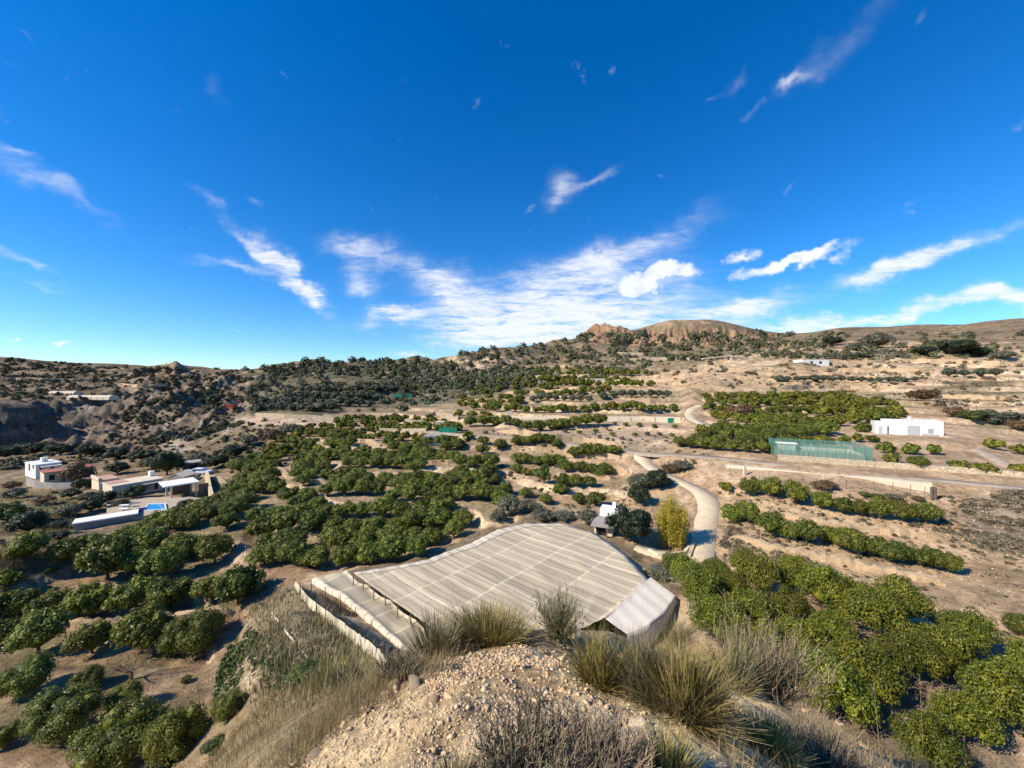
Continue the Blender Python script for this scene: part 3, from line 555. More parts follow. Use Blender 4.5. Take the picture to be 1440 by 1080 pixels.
def crown_mesh(name, mat, *a, **k):
    v, f = crown(*a, **k); return mesh_np(name, v, f, MT[mat])
def trunk_mesh(seed, ht=.55, r=.06, limbs=4, reach=.45, mat='bark'):
    rng = random.Random(seed); mb = MB(); top = Vector((rng.uniform(-.05,.05), rng.uniform(-.05,.05), ht*.55))
    mb.tube([(0,0,-.12), (0,0,.02), top*.6, top], [r*1.5, r*1.15, r*.95, r*.85], 7)
    for i in range(limbs):
        a = i*2*math.pi/limbs+rng.uniform(-.4,.4); e = top+Vector((math.cos(a)*reach, math.sin(a)*reach, ht*rng.uniform(.7,1.2)))
        mb.tube([top-Vector((0,0,r)), top.lerp(e,.45)+Vector((0,0,-.02)), e], [r*.7, r*.5, r*.2], 5)
    me = bpy.data.meshes.new('trunk'); me.from_pydata([tuple(v) for v in mb.v], [], mb.f); me.materials.append(MT[mat]); return me
NEAR = [crown_mesh('orange_crown', 'orange', 100+i, 11000, .038, ht=1.40+.06*(i%3), k=40, core=.74, low=.55) for i in range(6)]
LEM = [crown_mesh('lemon_crown', 'lemon', 150+i, 9500, .043, ht=1.45+.1*(i%3), k=24, core=.45, stray=.3, cen=.38) for i in range(5)]
MID = [crown_mesh('orange_crown_mid', 'orange', 200+i, 2900, .074, ht=1.42+.06*(i%3), k=30, core=.74) for i in range(6)]
FAR = [crown(300+i, 230, .24, ht=1.35, k=9, core=.86) for i in range(6)]
OLI = [crown_mesh('olive_crown', 'olive', 350+i, 2200, .06, ht=1.5, k=20, asp=.3, stray=.25) for i in range(4)]
TRK = [trunk_mesh(i) for i in range(5)]
DEEP = {'dark': [crown_mesh('dark_crown', 'dark_leaf', 400+i, 3600, .06, ht=1.6, k=24) for i in range(3)],
        'brown': [crown_mesh('brown_crown', 'brown_leaf', 410+i, 1400, .08, ht=1.6, k=22, core=.55, stray=.4) for i in range(2)],
        'bright': [crown_mesh('bright_crown', 'bright_leaf', 420+i, 1800, .09, ht=1.5, k=20) for i in range(2)],
        'grey': [crown_mesh('grey_crown', 'grey_leaf', 430+i, 1800, .08, ht=1.4, k=22, core=.65, stray=.35) for i in range(3)],
        'olive': OLI}
TREES = []   # dicts: pos, radius, kind, label, group
def radius_px(w, p): return w*.5*p.y/F*math.cos(math.atan2(p.x, p.y))
def tree_at(px, py, w, label, group, kind='orange', hs=1.0):
    p = G(px, py)
    if p is None: return
    r = radius_px(w, p); h = Vector((p.x, p.y, 0)).normalized(); p = p+h*r*.7; p.z = Hz(p.x, p.y)
    TREES.append(dict(p=p, r=r, label=label, group=group, kind=kind, hs=hs, px=CX+p.x/p.y*F))
def ordn(i):
    return ['first','second','third','fourth','fifth','sixth','seventh','eighth','ninth','tenth','eleventh','twelfth','thirteenth','fourteenth','fifteenth','sixteenth','seventeenth','eighteenth','nineteenth','twentieth'][i] if i < 20 else str(i+1)+('th' if (i+1)%10 not in (1,2,3) else ('st','nd','rd')[(i+1)%10-1])
def block(poly, sx, sy, r, where, group, kind='orange', jit=.28, ang=0, skip=.06, rv=.18, hs=1.0):
    """orchard block: rows across the polygon (ground positions), labelled by row and place in the row"""
    pp, ok = Gn([q[0] for q in poly], [q[1] for q in poly]); pp = pp[ok]; c = pp.mean(0); ca, sa = math.cos(ang), math.sin(ang)
    lx = (pp[:,0]-c[0])*ca+(pp[:,1]-c[1])*sa; ly = -(pp[:,0]-c[0])*sa+(pp[:,1]-c[1])*ca; rows = []
    y = ly.min()
    while y < ly.max():
        row = []; x = lx.min()+random.random()*sx
        while x < lx.max():
            X_ = x+random.uniform(-jit, jit)*sx; Y_ = y+random.uniform(-jit, jit)*sy*.6; wx = c[0]+X_*ca-Y_*sa; wy = c[1]+X_*sa+Y_*ca; z = Hz(wx, wy)
            if wy > 5:
                q = (CX+wx/wy*F, CY-z/wy*F)
                if (kind != 'lemon' or z < -14.4) and inpoly(np.array([q[0]]), np.array([q[1]]), poly)[0] and random.random() > skip and clear(wx, wy, r*.5) and rise_at(wx, wy) < .8:
                    row.append(dict(p=Vector((wx, wy, z)), r=r*random.uniform(1-rv, 1+rv), group=group, kind=kind, hs=hs, px=q[0]))
            x += sx
        if row: rows.append(row)
        y += sy
    for i, row in enumerate(rows):
        row.sort(key=lambda t: t['px'])
        for j, t in enumerate(row):
            t['label'] = '%s tree %s, %s from left in %s row from front' % ({'orange':'orange','lemon':'yellowish lemon','olive':'olive'}[kind], where, ordn(j), ordn(i)); TREES.append(t)
def rise_at(x, y): return float(height(x, y, riser))
def clear(x, y, m):
    for l, w in ROADS.values():
        if ((l[:,0]-x)**2+(l[:,1]-y)**2).min() < (w/2+m)**2: return False
    for t in TREES:
        if (t['p'].x-x)**2+(t['p'].y-y)**2 < (t['r']*.78+m*1.1)**2: return False
    return True
def rowline(pts, w, where, group, kind='orange', step=1.0, hs=1.0):
    """trees along a row: pixel line of their feet, w their width in pixels; spacing follows"""
    line = []; n = len(pts); lens = [math.hypot(pts[i+1][0]-pts[i][0], pts[i+1][1]-pts[i][1]) for i in range(n-1)]; tot = sum(lens); s = w*.4; k = 0; out = []
    while s < tot:
        a = s; i = 0
        while i < n-2 and a > lens[i]: a -= lens[i]; i += 1
        f = a/lens[i]; out.append((pts[i][0]*(1-f)+pts[i+1][0]*f+random.uniform(-.08,.08)*w, pts[i][1]*(1-f)+pts[i+1][1]*f+random.uniform(-.03,.03)*w)); s += w*step*random.uniform(.85,1.1)
    for j, (x, y) in enumerate(out):
        tree_at(x, y, w*random.uniform(1.12,1.5), '%s tree, %s from left in %s' % ({'orange':'orange','lemon':'lemon','olive':'olive','young':'sparse young'}[kind], ordn(j), where), group, kind, hs)
# --- left orchard below the knoll: trees told apart one by one
LO = 'orange trees of the lower left orchard'
for px, py, w, lab in [
 (85,1046,112,'broad orange tree above the bare dirt corner at the lower left'), (122,972,48,'narrow orange tree just behind the broad one at lower left'),
 (170,1092,132,'biggest orange tree on the bottom edge, left of the knoll'), (248,1070,85,'orange tree touching the right side of the biggest bottom one'),
 (176,1000,50,'small round orange tree beside the bare leafless tree'), (321,1012,46,'small lone round tree with shadow next to the footpath'),
 (35,985,82,'dark orange tree cut by the left edge above the dirt bank'), (8,1052,52,'half hidden orange tree in the lower left corner'),
 (274,928,84,'large dome shaped orange tree at the right end of its row'), (199,928,82,'tall orange tree behind the bare leafless tree'),
 (130,924,64,'yellowish round orange tree, second to the left of the dome shaped one'), (54,926,88,'wide orange tree on the left of the terrace below the dirt wall'), (2,912,60,'orange tree cut by the left edge under the terrace wall'),
 (335,858,64,'lone bright orange tree at the right end of the long row'), (291,857,44,'small dark tree squeezed left of the lone bright one'), (240,862,64,'orange tree third from right in the long terrace row'), (187,868,66,'orange tree fourth from right in the long terrace row'), (128,874,74,'orange tree fifth from right in the long terrace row'), (70,872,56,'orange tree sixth from right in the long terrace row'), (28,870,56,'orange tree seventh from right in the long terrace row'), (-12,872,52,'orange tree cut by left edge in the long terrace row'),
 (233,822,64,'round orange tree in front of the pale earth mound'), (152,826,82,'wide yellow green orange tree left of the round one by the mound'), (196,812,56,'orange tree between the wide one and the round one'), (302,796,54,'round orange tree beside the track end, right of its row'), (254,790,52,'orange tree second from right above the earth mound'), (212,786,54,'orange tree third from right above the earth mound'), (168,792,52,'orange tree fourth from right above the earth mound'),
 (38,800,60,'sparse orange tree under the dry grass bank at left'), (92,806,58,'thin greyish orange tree on bare soil at left'), (14,826,40,'little orange tree by the left edge on bare soil'), (126,790,50,'orange tree right behind the thin greyish one')]:
    tree_at(px, py+2, w*1.2, lab, LO, 'orange', 1.2)
tree_at(70,812,18,'tiny half dead sapling on bare soil at left', LO, 'young'); tree_at(262,962,17,'tiny sapling standing alone on the weedy clearing', LO, 'young')
# --- two rows on the dirt bank at right
RB = 'orange trees in two rows on the right dirt bank'
tree_at(1022,694,22,'small lone orange tree left of the upper bank row', RB)
for j, (px, py, w) in enumerate([(1055,703,30),(1085,706,34),(1120,715,38),(1156,722,36),(1184,727,32),(1212,731,32),(1240,734,40),(1272,738,40),(1302,741,42)]): tree_at(px, py, w*1.14, 'orange tree, %s from left in the upper row on the dirt bank' % ordn(j), RB, 'orange', 1.3)
for j, (px, py, w) in enumerate([(1028,740,32),(1052,740,34),(1086,760,42),(1110,763,32),(1134,770,40),(1166,768,34),(1194,783,46),(1228,788,44),(1258,796,46),(1284,790,34),(1308,803,42),(1334,809,42)]): tree_at(px, py, w*1.12, 'orange tree, %s from left in the lower row on the dirt bank' % ordn(j), RB, 'orange', 1.3)
tree_at(1440,898,70,'dark orange tree cut by the right edge below the dirt bank', RB, 'orange')
tree_at(1432,666,34,'orange tree at the right edge beside the stone wall', RB)
# --- around the green reservoir and the white house
WH = 'orange trees by the white house'
for px, py, w, lab in [(1248,640,34,'orange tree touching the right end of the green netting'),(1284,641,36,'orange tree in front of the garage door'),(1316,641,34,'orange tree in front of the white house corner'),(1258,655,32,'yellowish orange tree just above the stone wall, nearest the netting'),(1292,661,40,'pale orange tree above the stone wall between fence posts'),(1345,664,40,'dark orange tree above the right part of the stone wall'),(1384,668,42,'spreading pale orange tree at the end of the stone wall'),(1398,633,34,'round orange tree on bare slope at far right'),(1434,640,36,'orange tree cut by right edge on bare slope')]:
    tree_at(px, py, w, lab, WH, 'orange', .9)
rowline([(1092,628),(1240,622)], 19, 'the row behind the green netting', WH)
rowline([(948,630),(1092,640)], 20, 'the front row above the country road', WH)
# --- hedge-like rows in the middle distance
MR = 'orange trees in rows along the long white wall'
rowline([(690,581),(955,581)], 14.5, 'the dark row behind the long white wall', MR)
rowline([(655,601),(720,600),(740,607),(855,603)], 17, 'the row below the long white wall', MR)
for j, (px, py) in enumerate([(795,609),(815,611),(838,609),(861,613),(880,601),(893,614),(911,613),(920,604),(927,613),(945,615),(949,603),(865,600),(899,602)]): tree_at(px, py, 9, 'tiny %s young tree on the bare terrace below the white wall' % ['green','thin','spindly','dry','brownish','bushy','narrow','low','leaning','pale','dark','round','short'][j], 'young trees on the bare terrace', 'young')
rowline([(790,545),(920,545)], 12, 'the yellow green row above the grey olives', MR)
rowline([(790,556),(860,556)], 12, 'the short dark row above the grey olives', MR)
for q, w, wh in [([(722,628),(800,642)],15,'the short row right under the country road'),([(800,645),(872,650)],19,'the leafy row left of the farm track head'),([(722,653),(778,657)],15,'the second short row under the country road'),([(788,665),(858,669)],19,'the second leafy row left of the farm track head'),([(722,668),(762,672)],14,'the third short row under the country road'),([(785,687),(832,689)],17,'the lowest short row above the netting'),([(700,542),(790,538)],11,'the high row left of the stone cottage'),([(860,531),(915,529)],11,'the high row right of the stone cottage'),([(690,570),(740,569)],12,'the short row left of the grey olives')]: rowline(q, w, wh, 'orange trees on the narrow central terraces')
# --- blocks
block([(940,836),(948,803),(1000,800),(1010,796),(1075,812),(1120,818),(1200,848),(1280,880),(1440,925),(1540,960),(1560,1130),(1260,1130),(1180,1045),(1100,985),(1040,930),(960,868)], 2.95, 3.0, 1.38, 'below the right dirt bank', 'lemon trees of the right lower orchard', 'lemon', .10, .3, .0, .2, 1.35)
block([(345,762),(378,805),(445,812),(560,792),(695,737),(722,706),(700,690),(560,690),(400,700)], 2.75, 4.1, 1.78, 'left of the beige netting', 'orange trees of the terraced middle orchard', 'orange', .14, .08, .05)
block([(150,775),(215,742),(300,722),(335,690),(325,655),(385,650),(400,690),(345,735),(332,764),(255,785)], 2.7, 3.7, 1.8, 'between pool and middle terraces', 'orange trees beside the pool', 'orange', .15, -.2, .05)
block([(400,698),(700,690),(696,655),(560,640),(420,648)], 2.8, 4.5, 1.72, 'on the middle terraces', 'orange trees of the upper terraces', 'orange', .16, .03, .08)
block([(365,650),(560,640),(700,652),(690,615),(600,588),(480,590),(420,606),(375,625)], 3.0, 5.0, 1.7, 'on the far terraces', 'orange trees of the far terraces', 'orange', .2, .03, .15)
block([(700,655),(830,660),(880,640),(800,622),(700,618)], 4.6, 7.0, 1.5, 'under the country road', 'scattered orange trees under the country road', 'orange', .4, .05, .15)
block([(690,735),(760,725),(840,712),(880,690),(850,664),(760,665),(700,700)], 4.6, 6.0, 1.3, 'above the netting', 'scattered small trees above the netting', 'orange', .4, .05, .25)
block([(985,560),(1100,553),(1185,558),(1268,575),(1268,592),(1200,612),(1095,636),(1060,632),(950,622),(1002,604),(995,580)], 3.5, 5.3, 1.85, 'on the right hillside', 'orange trees of the right hillside orchard', 'orange', .18, .35, .07)
block([(640,600),(690,596),(700,578),(880,540),(840,512),(720,522),(640,560)], 4.6, 8.0, 1.9, 'on the upper hillside', 'orange trees of the upper hillside', 'orange', .4, .05, .3)
# --- olives
OL = 'grey olive trees on the terraces'
rowline([(360,578),(478,580)], 15, 'the grey row above the tan bank', OL, 'olive')
rowline([(365,570),(530,573)], 14, 'the second grey row above the tan bank', OL, 'olive')
rowline([(400,562),(545,564)], 13, 'the third grey row above the tan bank', OL, 'olive')
rowline([(420,553),(560,553)], 12, 'the fourth grey row above the tan bank', OL, 'olive')
rowline([(845,563),(950,561)], 13, 'the grey row in the middle of the hillside', OL, 'olive')
rowline([(745,566),(835,566)], 12, 'the short grey row left of centre', OL, 'olive')
rowline([(1090,538),(1300,538)], 13, 'the low row under the small white farmhouse', OL, 'olive')
rowline([(1325,533),(1410,533)], 22, 'the big grey clump beside the leaning posts', OL, 'olive')
rowline([(1135,506),(1230,505)], 11, 'the grey row above the small white farmhouse', OL, 'olive')
TREES = [t for t in TREES if t['p'].y > 4 and -60 < t['px'] < 1500]
for t in TREES: t['app'] = t['r']/t['p'].length
oranges = sorted([t for t in TREES if t['kind'] == 'orange' and -20 < t['px'] < 1460], key=lambda t: -t['app']); keep = set(id(t) for t in oranges[:300])
farv, farq, fart, fartint = [], [], [], []; nv = 0
for t in TREES:
    p, r, k = t['p'], t['r'], t['kind']; d = p.length
    if k == 'orange' and id(t) not in keep:
        v, f = random.choice(FAR); a = random.uniform(0, 6.28); ca, sa = math.cos(a), math.sin(a); s = r*random.uniform(.9,1.1)
        w = np.stack([v[:,0]*ca-v[:,1]*sa, v[:,0]*sa+v[:,1]*ca, v[:,2]*random.uniform(.85,1.1)], 1)*s+np.array([p.x, p.y, p.z-.05]); farv.append(w); farq.append(f[0]+nv); fart.append(f[1]+nv); nv += len(w)
        tn = random.uniform(.75,1.25); fartint.append(np.tile([tn*random.uniform(.9,1.25), tn, tn*random.uniform(.8,1.2)], (len(w),1))); continue
    e = thing({'orange':'orange_tree','lemon':'lemon_tree','olive':'olive_tree','young':'young_tree'}[k], t['label'], 'tree', (p.x, p.y, p.z-.03), t['group'], random.uniform(0, 6.28)); e.scale = (r*random.uniform(.93,1.07), r*random.uniform(.93,1.07), r*t['hs']*random.uniform(.9,1.08))
    me = random.choice(LEM if k == 'lemon' else OLI if k == 'olive' else DEEP['grey'][:1]+MID[:1] if k == 'young' else NEAR if d < 48 else MID)
    link('crown', me, e); link('trunk', random.choice(TRK), e)
if farv: tag(link('orange_grove', mesh_np('orange_grove', np.concatenate(farv), [np.concatenate(farq), np.concatenate(fart)], MT['orange_far'], np.concatenate(fartint))), 'far orange trees in rows on the hillside terraces', 'grove', kind='stuff')
print('TREES', len(TREES), 'oranges', len(oranges), 'far', len(farv))
# ------------------------------------------------------------------ single shrubs and trees that stand out
def bush(px, py, w, kind, name, label, cat, hs=1.0, group=None, trunk=False):
    p = G(px, py)
    if p is None: return
    r = radius_px(w*1.15, p); h = Vector((p.x, p.y, 0)).normalized(); p = p+h*r*.6; p.z = Hz(p.x, p.y)
    e = thing(name, label, cat, (p.x, p.y, p.z-.05*r), group, random.uniform(0,6.28)); e.scale = (r, r*random.uniform(.9,1.1), r*hs); link('crown', random.choice(DEEP[kind]), e)
    if trunk: link('trunk', random.choice(TRK), e)
for a in [(884,770,62,'dark','dark_tree','dark bushy tree standing between the small house and the bamboo','tree',1.05,None,True),(827,742,26,'grey','grey_tree','grey green round tree on the left side of the small house by the netting','tree',1.2,None,True),(926,690,36,'dark','dark_tree','dark tree on the terrace above the yellow bamboo','tree',.9,None,True),(898,712,34,'dark','dark_tree','dark tree just behind the dark bushy one near the bamboo','tree',.9,None,True),(900,690,36,'grey','shrub','grey green shrub mound left of the dark tree above the bamboo','shrub',.8),(720,728,40,'grey','shrub','silvery shrub thicket at the far left corner of the beige netting','shrub',.9),(700,735,22,'grey','shrub','small silvery shrub beside the thicket at the netting corner','shrub',.9),(765,685,20,'bright','slender_tree','tall narrow yellow green tree above the netting','tree',1.7,None,True),(745,722,30,'grey','shrub','grey brown shrub above the middle of the netting edge','shrub',.7),(935,818,46,'grey','clipped_shrub','low grey green clipped shrub at the right netting corner','shrub',.55),(765,735,30,'grey','shrub','dry pale shrub on the bank at the far netting edge','shrub',.6),(790,735,28,'grey','shrub','dry pale shrub right of its twin on the bank at the far netting edge','shrub',.6),
 (235,670,48,'dark','carob_tree','big dark tree rising behind the farm buildings','tree',1.25,None,True),(187,704,36,'dark','courtyard_tree','round dark tree in the courtyard before the pink terrace house','tree',.95,None,True),(108,684,46,'brown','brown_tree','tall brown tree between the two left farmhouses','tree',1.35,None,True),(112,690,24,'dark','dark_tree','small dark tree in front of the red roofed farmhouse','tree',1.2,None,True),(165,668,36,'dark','dark_tree','dark tree behind the flat pink terrace','tree',.8,None,True),(145,712,36,'dark','dark_tree','dark green tree left of the courtyard by the white slatted fence','tree',1.0),(100,702,30,'dark','dark_tree','dark low tree below the terrace wall of the red roofed house','tree',.9),(125,706,26,'dark','dark_tree','dark low tree between terrace wall and slatted fence','tree',.9),(12,740,56,'bright','dark_tree','green tree at the left edge above the dry grass bank','tree',1.1),(40,752,60,'dark','dark_tree','dark green tree on the left edge in front of the dry grass','tree',1.0),(95,728,40,'grey','shrub','grey shrub left of the white slatted fence end','shrub',.8),(55,735,30,'bright','shrub','yellow green shrub on the grassy slope at left','shrub',.8),(75,745,34,'grey','shrub','grey shrub on the grassy slope at left, nearest the orchard','shrub',.7),(60,710,34,'brown','shrub','rusty brown shrub below the left terrace wall','shrub',.6),(20,702,36,'grey','shrub','grey shrub at left edge below the white farmhouse','shrub',.9),(15,690,30,'brown','shrub','reddish shrub at left edge near the white farmhouse','shrub',.8),(84,762,26,'dark','shrub','dark shrub at the foot of the dry grass bank','shrub',1.0),
 (1039,590,40,'brown','dry_shrub','grey brown dry shrub on the bank above the concrete channel','shrub',.75) ,(1340,587,38,'brown','dry_shrub','dark brown dry shrub on slope right of the white house','shrub',.75),(1300,566,50,'brown','dry_shrub','wide brown shrub on the bank above the dark brown one','shrub',.6),(1405,598,80,'grey','shrub','long grey green shrub mass at right above the bare slope','shrub',.55),(1370,596,46,'bright','shrub','green shrub left of the long grey mass','shrub',.6),(1432,610,40,'brown','dry_shrub','brown shrub cut by the right edge','shrub',.7),(1345,502,66,'dark','dark_tree','long dark green tree clump on the upper right ridge','tree',.65),(1300,502,34,'dark','dark_tree','dark clump left of the long one on the upper right ridge','tree',.7),(1375,503,40,'dark','dark_tree','dark clump right of the long one on the upper right ridge','tree',.6),(1410,508,36,'grey','shrub','grey clump right of the dark ones on the upper ridge','shrub',.7),(1235,490,56,'grey','shrub','brown grey thicket on the upper ridge left of the rocks','shrub',.6),(1207,494,36,'grey','shrub','brown grey thicket on the ridge above the small white farmhouse','shrub',.7),(1170,488,30,'dark','shrub','dark thicket on the ridge behind the small white farmhouse','shrub',.7),(945,668,26,'brown','dry_shrub','pale dry bush heap on the bank where the farm track begins','shrub',.75),(960,665,24,'grey','dry_shrub','grey dead bush beside the heap where the farm track begins','shrub',.8),(300,572,20,'dark','pine_tree','dark pine beside the red shed on the left hill','tree',1.3),(640,607,16,'dark','dark_tree','dark tree right of the green netted hut','tree',1.0),(432,962,58,'bright','green_shrub','bright green shrub on the slope left of the windbreak','shrub',.6),(240,1078,70,'dark','green_shrub','green shrub on the slope under the bottom orange trees','shrub',.3),(300,1060,40,'bright','green_shrub','yellow green shrub at the foot of the dry grass slope','shrub',.5)]: bush(*a)
for j, (px, py, w, lab) in enumerate([(1215,700,20,'small yellow bush on the bank above the upper tree row, left of its twin'),(1235,702,18,'small yellow bush on the bank above the upper tree row, right of its twin'),(1256,703,22,'greyish dry bush above the right part of the upper tree row'),(1290,706,20,'rusty bush right of the greyish one near the dark posts'),(1160,692,36,'dark rusty bush above the middle of the upper tree row')]): bush(px, py, w, ['bright','bright','grey','brown','brown'][j], 'bank_shrub', lab, 'shrub', .6)
for j, (px, py, w) in enumerate([(8,646,46),(48,641,42),(88,640,42),(128,642,38),(164,647,36),(200,650,36)]): bush(px, py, w, 'dark', 'dark_tree', 'dark tree, %s from left in the strip behind the farmhouses' % ordn(j), 'tree', .8, 'dark trees behind the farmhouses')
for px, py, w, kd, lab in [(303,660,36,'dark','dark round tree right of the dark barn'),(278,652,28,'grey','grey green tree just behind the dark barn'),(332,645,34,'dark','dark tree at the top left corner of the pool orchard'),(212,660,32,'grey','grey green tree left of the big dark farm tree'),(350,628,28,'grey','grey green brush tree under the tan retaining wall, left one'),(385,622,28,'brown','brownish brush tree under the tan retaining wall, middle one'),(412,612,26,'grey','grey green brush tree under the tan retaining wall, right one'),(262,722,30,'dark','small dark tree at the right end of the patio'),(170,716,24,'dark','small dark tree between the sun loungers and the courtyard tree'),(128,722,34,'dark','dark shrub tree above the left end of the ribbed roof')]: bush(px, py, w, kd, 'brush_tree', lab, 'tree', .9)
# bare tree in the left orchard
def bare_tree():
    p = G(184, 956); e = thing('bare_tree', 'leafless dead little tree with a crooked trunk on the orchard soil', 'tree', p); mb = MB(); rng = random.Random(5)
    def br(a, d, l, r, n):
        pts = [a]; 
        for i in range(3): d = (d+Vector((rng.uniform(-.3,.3), rng.uniform(-.3,.3), rng.uniform(-.05,.22)))).normalized(); pts.append(pts[-1]+d*l/3)
        mb.tube(pts, [r, r*.85, r*.7, r*.5], 5)
        if n: 
            for k in range(3): br(pts[-1-(k==2)], (d+Vector((rng.uniform(-.9,.9), rng.uniform(-.9,.9), rng.uniform(-.1,.4)))).normalized(), l*.66, r*.5, n-1)
    tb = MB(); tb.tube([p+Vector((0,0,-.1)), p+Vector((.05,0,.35)), p+Vector((.02,0,.6))], [.11,.09,.08], 7); tb.build('trunk', 'palewood', e)
    for a in (0, 1.6, 3.1, 4.6): br(p+Vector((.02,0,.55)), Vector((math.cos(a)*.9, math.sin(a)*.9, .5)), .75, .055, 3)
    mb.build('branches', 'palewood', e)
bare_tree()
# bamboo clump
def bamboo():
    p = G(945, 776); h0 = Vector((p.x, p.y, 0)).normalized(); p = p+h0*1.3; p.z = Hz(p.x, p.y); e = thing('bamboo', 'tall yellow green bamboo clump at the bend of the farm track', 'bamboo', p)
    rng = np.random.default_rng(9); mb = MB(); C = []; Nn = []
    for i in range(120):
        a = rng.uniform(0, 6.28); q = rng.uniform(0,1)**.6; b = Vector((math.cos(a)*q*1.3, math.sin(a)*q*1.1, 0)); H = rng.uniform(3.8,6.2)*(1-.32*q); lean = Vector((math.cos(a), math.sin(a), 0))*q*rng.uniform(.2,.9)
        pts = [p+b+Vector((0,0,-.1)), p+b+lean*.25+Vector((0,0,H*.5)), p+b+lean+Vector((0,0,H))]
        if i < 60: mb.tube(pts, [.03,.025,.008], 4)
        t = rng.uniform(.12,1.02,90); bx = np.array(b)[None]+np.array(lean)[None]*(t**2)[:,None]+np.stack([np.zeros(90), np.zeros(90), t*H], 1); d = unit(rng.normal(size=(90,3))); C.append(bx+d*rng.uniform(.1,.45,(90,1))); Nn.append(unit(d+rng.normal(size=(90,3))*.6))
    C = np.concatenate(C); Nn = np.concatenate(Nn); v, q = leaf_quads(C, Nn, rng.uniform(.09,.19,len(C)), np.full(len(C), .035), rng)
    mb.build('stems', plain('bamboo_stem', (.45,.38,.14), .6, .2, 3), e); link('leaves', mesh_np('bamboo_leaves', v, [q], MT['bamboo']), e)
bamboo()
# ------------------------------------------------------------------ scrub over hills, scattered low growth
def scrub(name, label, cat, n, zones, wpx, leaf, tints, per=26, hr=.75, seed=0, dens=None, core=True):
    """low bushes as one mass: n tries over the picture of the hill, kept where zones/density say"""
    rng = np.random.default_rng(seed); VV, QQ, TT, TI = [], [], [], []; nv = 0
    for poly, cnt in zones:
        xs = [q[0] for q in poly]; ys = [q[1] for q in poly]; px = rng.uniform(min(xs), max(xs), cnt*4); py = rng.uniform(min(ys), max(ys), cnt*4); m = inpoly(px, py, poly); px, py = px[m][:cnt], py[m][:cnt]
        p, ok = Gn(px, py); p = p[ok]
        if dens is not None: p = p[dens(p[:,0], p[:,1]) > rng.random(len(p))]
        for c in p:
            if any(((l[:,0]-c[0])**2+(l[:,1]-c[1])**2).min() < (w/2+.7)**2 for l, w in ROADS.values()): continue
            r = (wpx[0]+(wpx[1]-wpx[0])*rng.random()**2.2)*.5*c[1]/F; t = np.array(tints[rng.integers(len(tints))])*rng.uniform(.75,1.25)
            d = unit(rng.normal(size=(per,3))); d[:,2] = np.abs(d[:,2]); q = d*rng.uniform(.65,1.08,(per,1))*np.array([r,r,r*hr*1.25]); v, f = leaf_quads(q+c+np.array([0,0,r*.1]), unit(d+rng.normal(size=(per,3))*.6), rng.uniform(.6,1.3,per)*leaf*r, rng.uniform(.25,.6,per)*leaf*r, rng)
            VV.append(v); QQ.append(f+nv); nv += len(v)
            if core:
                cv = ICO1[0]*rng.uniform(.6,.95,(len(ICO1[0]),1))*np.array([r,r,r*hr*1.2])+c; VV.append(cv); TT.append(ICO1[1]+nv); nv += len(cv); TI.append(np.tile(t, (len(v)+len(cv),1)))
            else: TI.append(np.tile(t, (len(v),1)))
    tag(link(name, mesh_np(name, np.concatenate(VV), [np.concatenate(QQ)]+([np.concatenate(TT)] if TT else []), MT['scrub'], np.concatenate(TI))), label, cat, kind='stuff')
DK = [(.10,.107,.053),(.12,.125,.062),(.085,.092,.045),(.15,.145,.085)]; GR = [(.12,.12,.075),(.16,.15,.10),(.10,.10,.055)]; BR = [(.16,.12,.075),(.20,.155,.095),(.12,.09,.055)]
clus = lambda x, y: np.clip(.55+1.5*fbm(x/30, y/30, 3, 201), .05, 1)
scrub('hill_scrub', 'dark scrub and small wild trees covering the far hills', 'scrub', 0, [([(380,515),(440,508),(580,507),(640,512),(730,495),(760,540),(640,560),(560,580),(330,575)], 3000),([(640,498),(700,490),(840,470),(1090,468),(1090,500),(960,508),(860,530),(740,545),(640,560)], 1500),([(330,515),(390,512),(400,575),(340,580)], 200),([(0,628),(130,622),(150,650),(0,662)], 330),([(1090,470),(1440,470),(1440,505),(1090,505)], 800),([(280,600),(400,590),(420,640),(300,650)], 500),([(190,615),(330,598),(430,602),(420,655),(320,660),(200,655)], 700)], (3,15), .42, DK+GR, 34, .8, 1, clus)
scrub('valley_scrub', 'small brown and olive scrub over the left hill and ravine', 'scrub', 0, [([(0,505),(200,517),(340,520),(340,580),(180,562),(0,562)], 2600),([(190,560),(335,575),(335,645),(130,645)], 1300),([(300,598),(440,600),(430,655),(300,665)], 900),([(90,625),(330,640),(330,665),(180,665)], 500)], (2,8), .5, [(.10,.085,.05),(.085,.085,.043),(.13,.105,.062),(.07,.075,.037)], 24, .8, 11, lambda x, y: np.clip(.6+1.4*fbm(x/14, y/14, 3, 211), .08, 1))
scrub('dry_scrub', 'low dry tussocks scattered over the bare slopes', 'scrub', 0, [([(1010,690),(1440,700),(1440,900),(1280,880),(1080,810),(1000,790)], 2000),([(860,535),(1000,510),(1440,500),(1440,600),(1230,560),(1090,550),(970,548)], 900),([(700,600),(960,600),(1000,640),(880,720),(760,725),(700,700)], 900),([(400,590),(700,575),(700,720),(420,760)], 300),([(0,700),(110,690),(110,740),(0,780)], 220),([(340,830),(420,820),(560,930),(480,990),(340,1000)], 300),([(0,560),(200,560),(200,630),(0,630)], 200)], (2,9), .5, BR+GR, 22, .6, 2, lambda x, y: np.clip(.5+1.6*fbm(x/6, y/6, 3, 203), .05, 1))
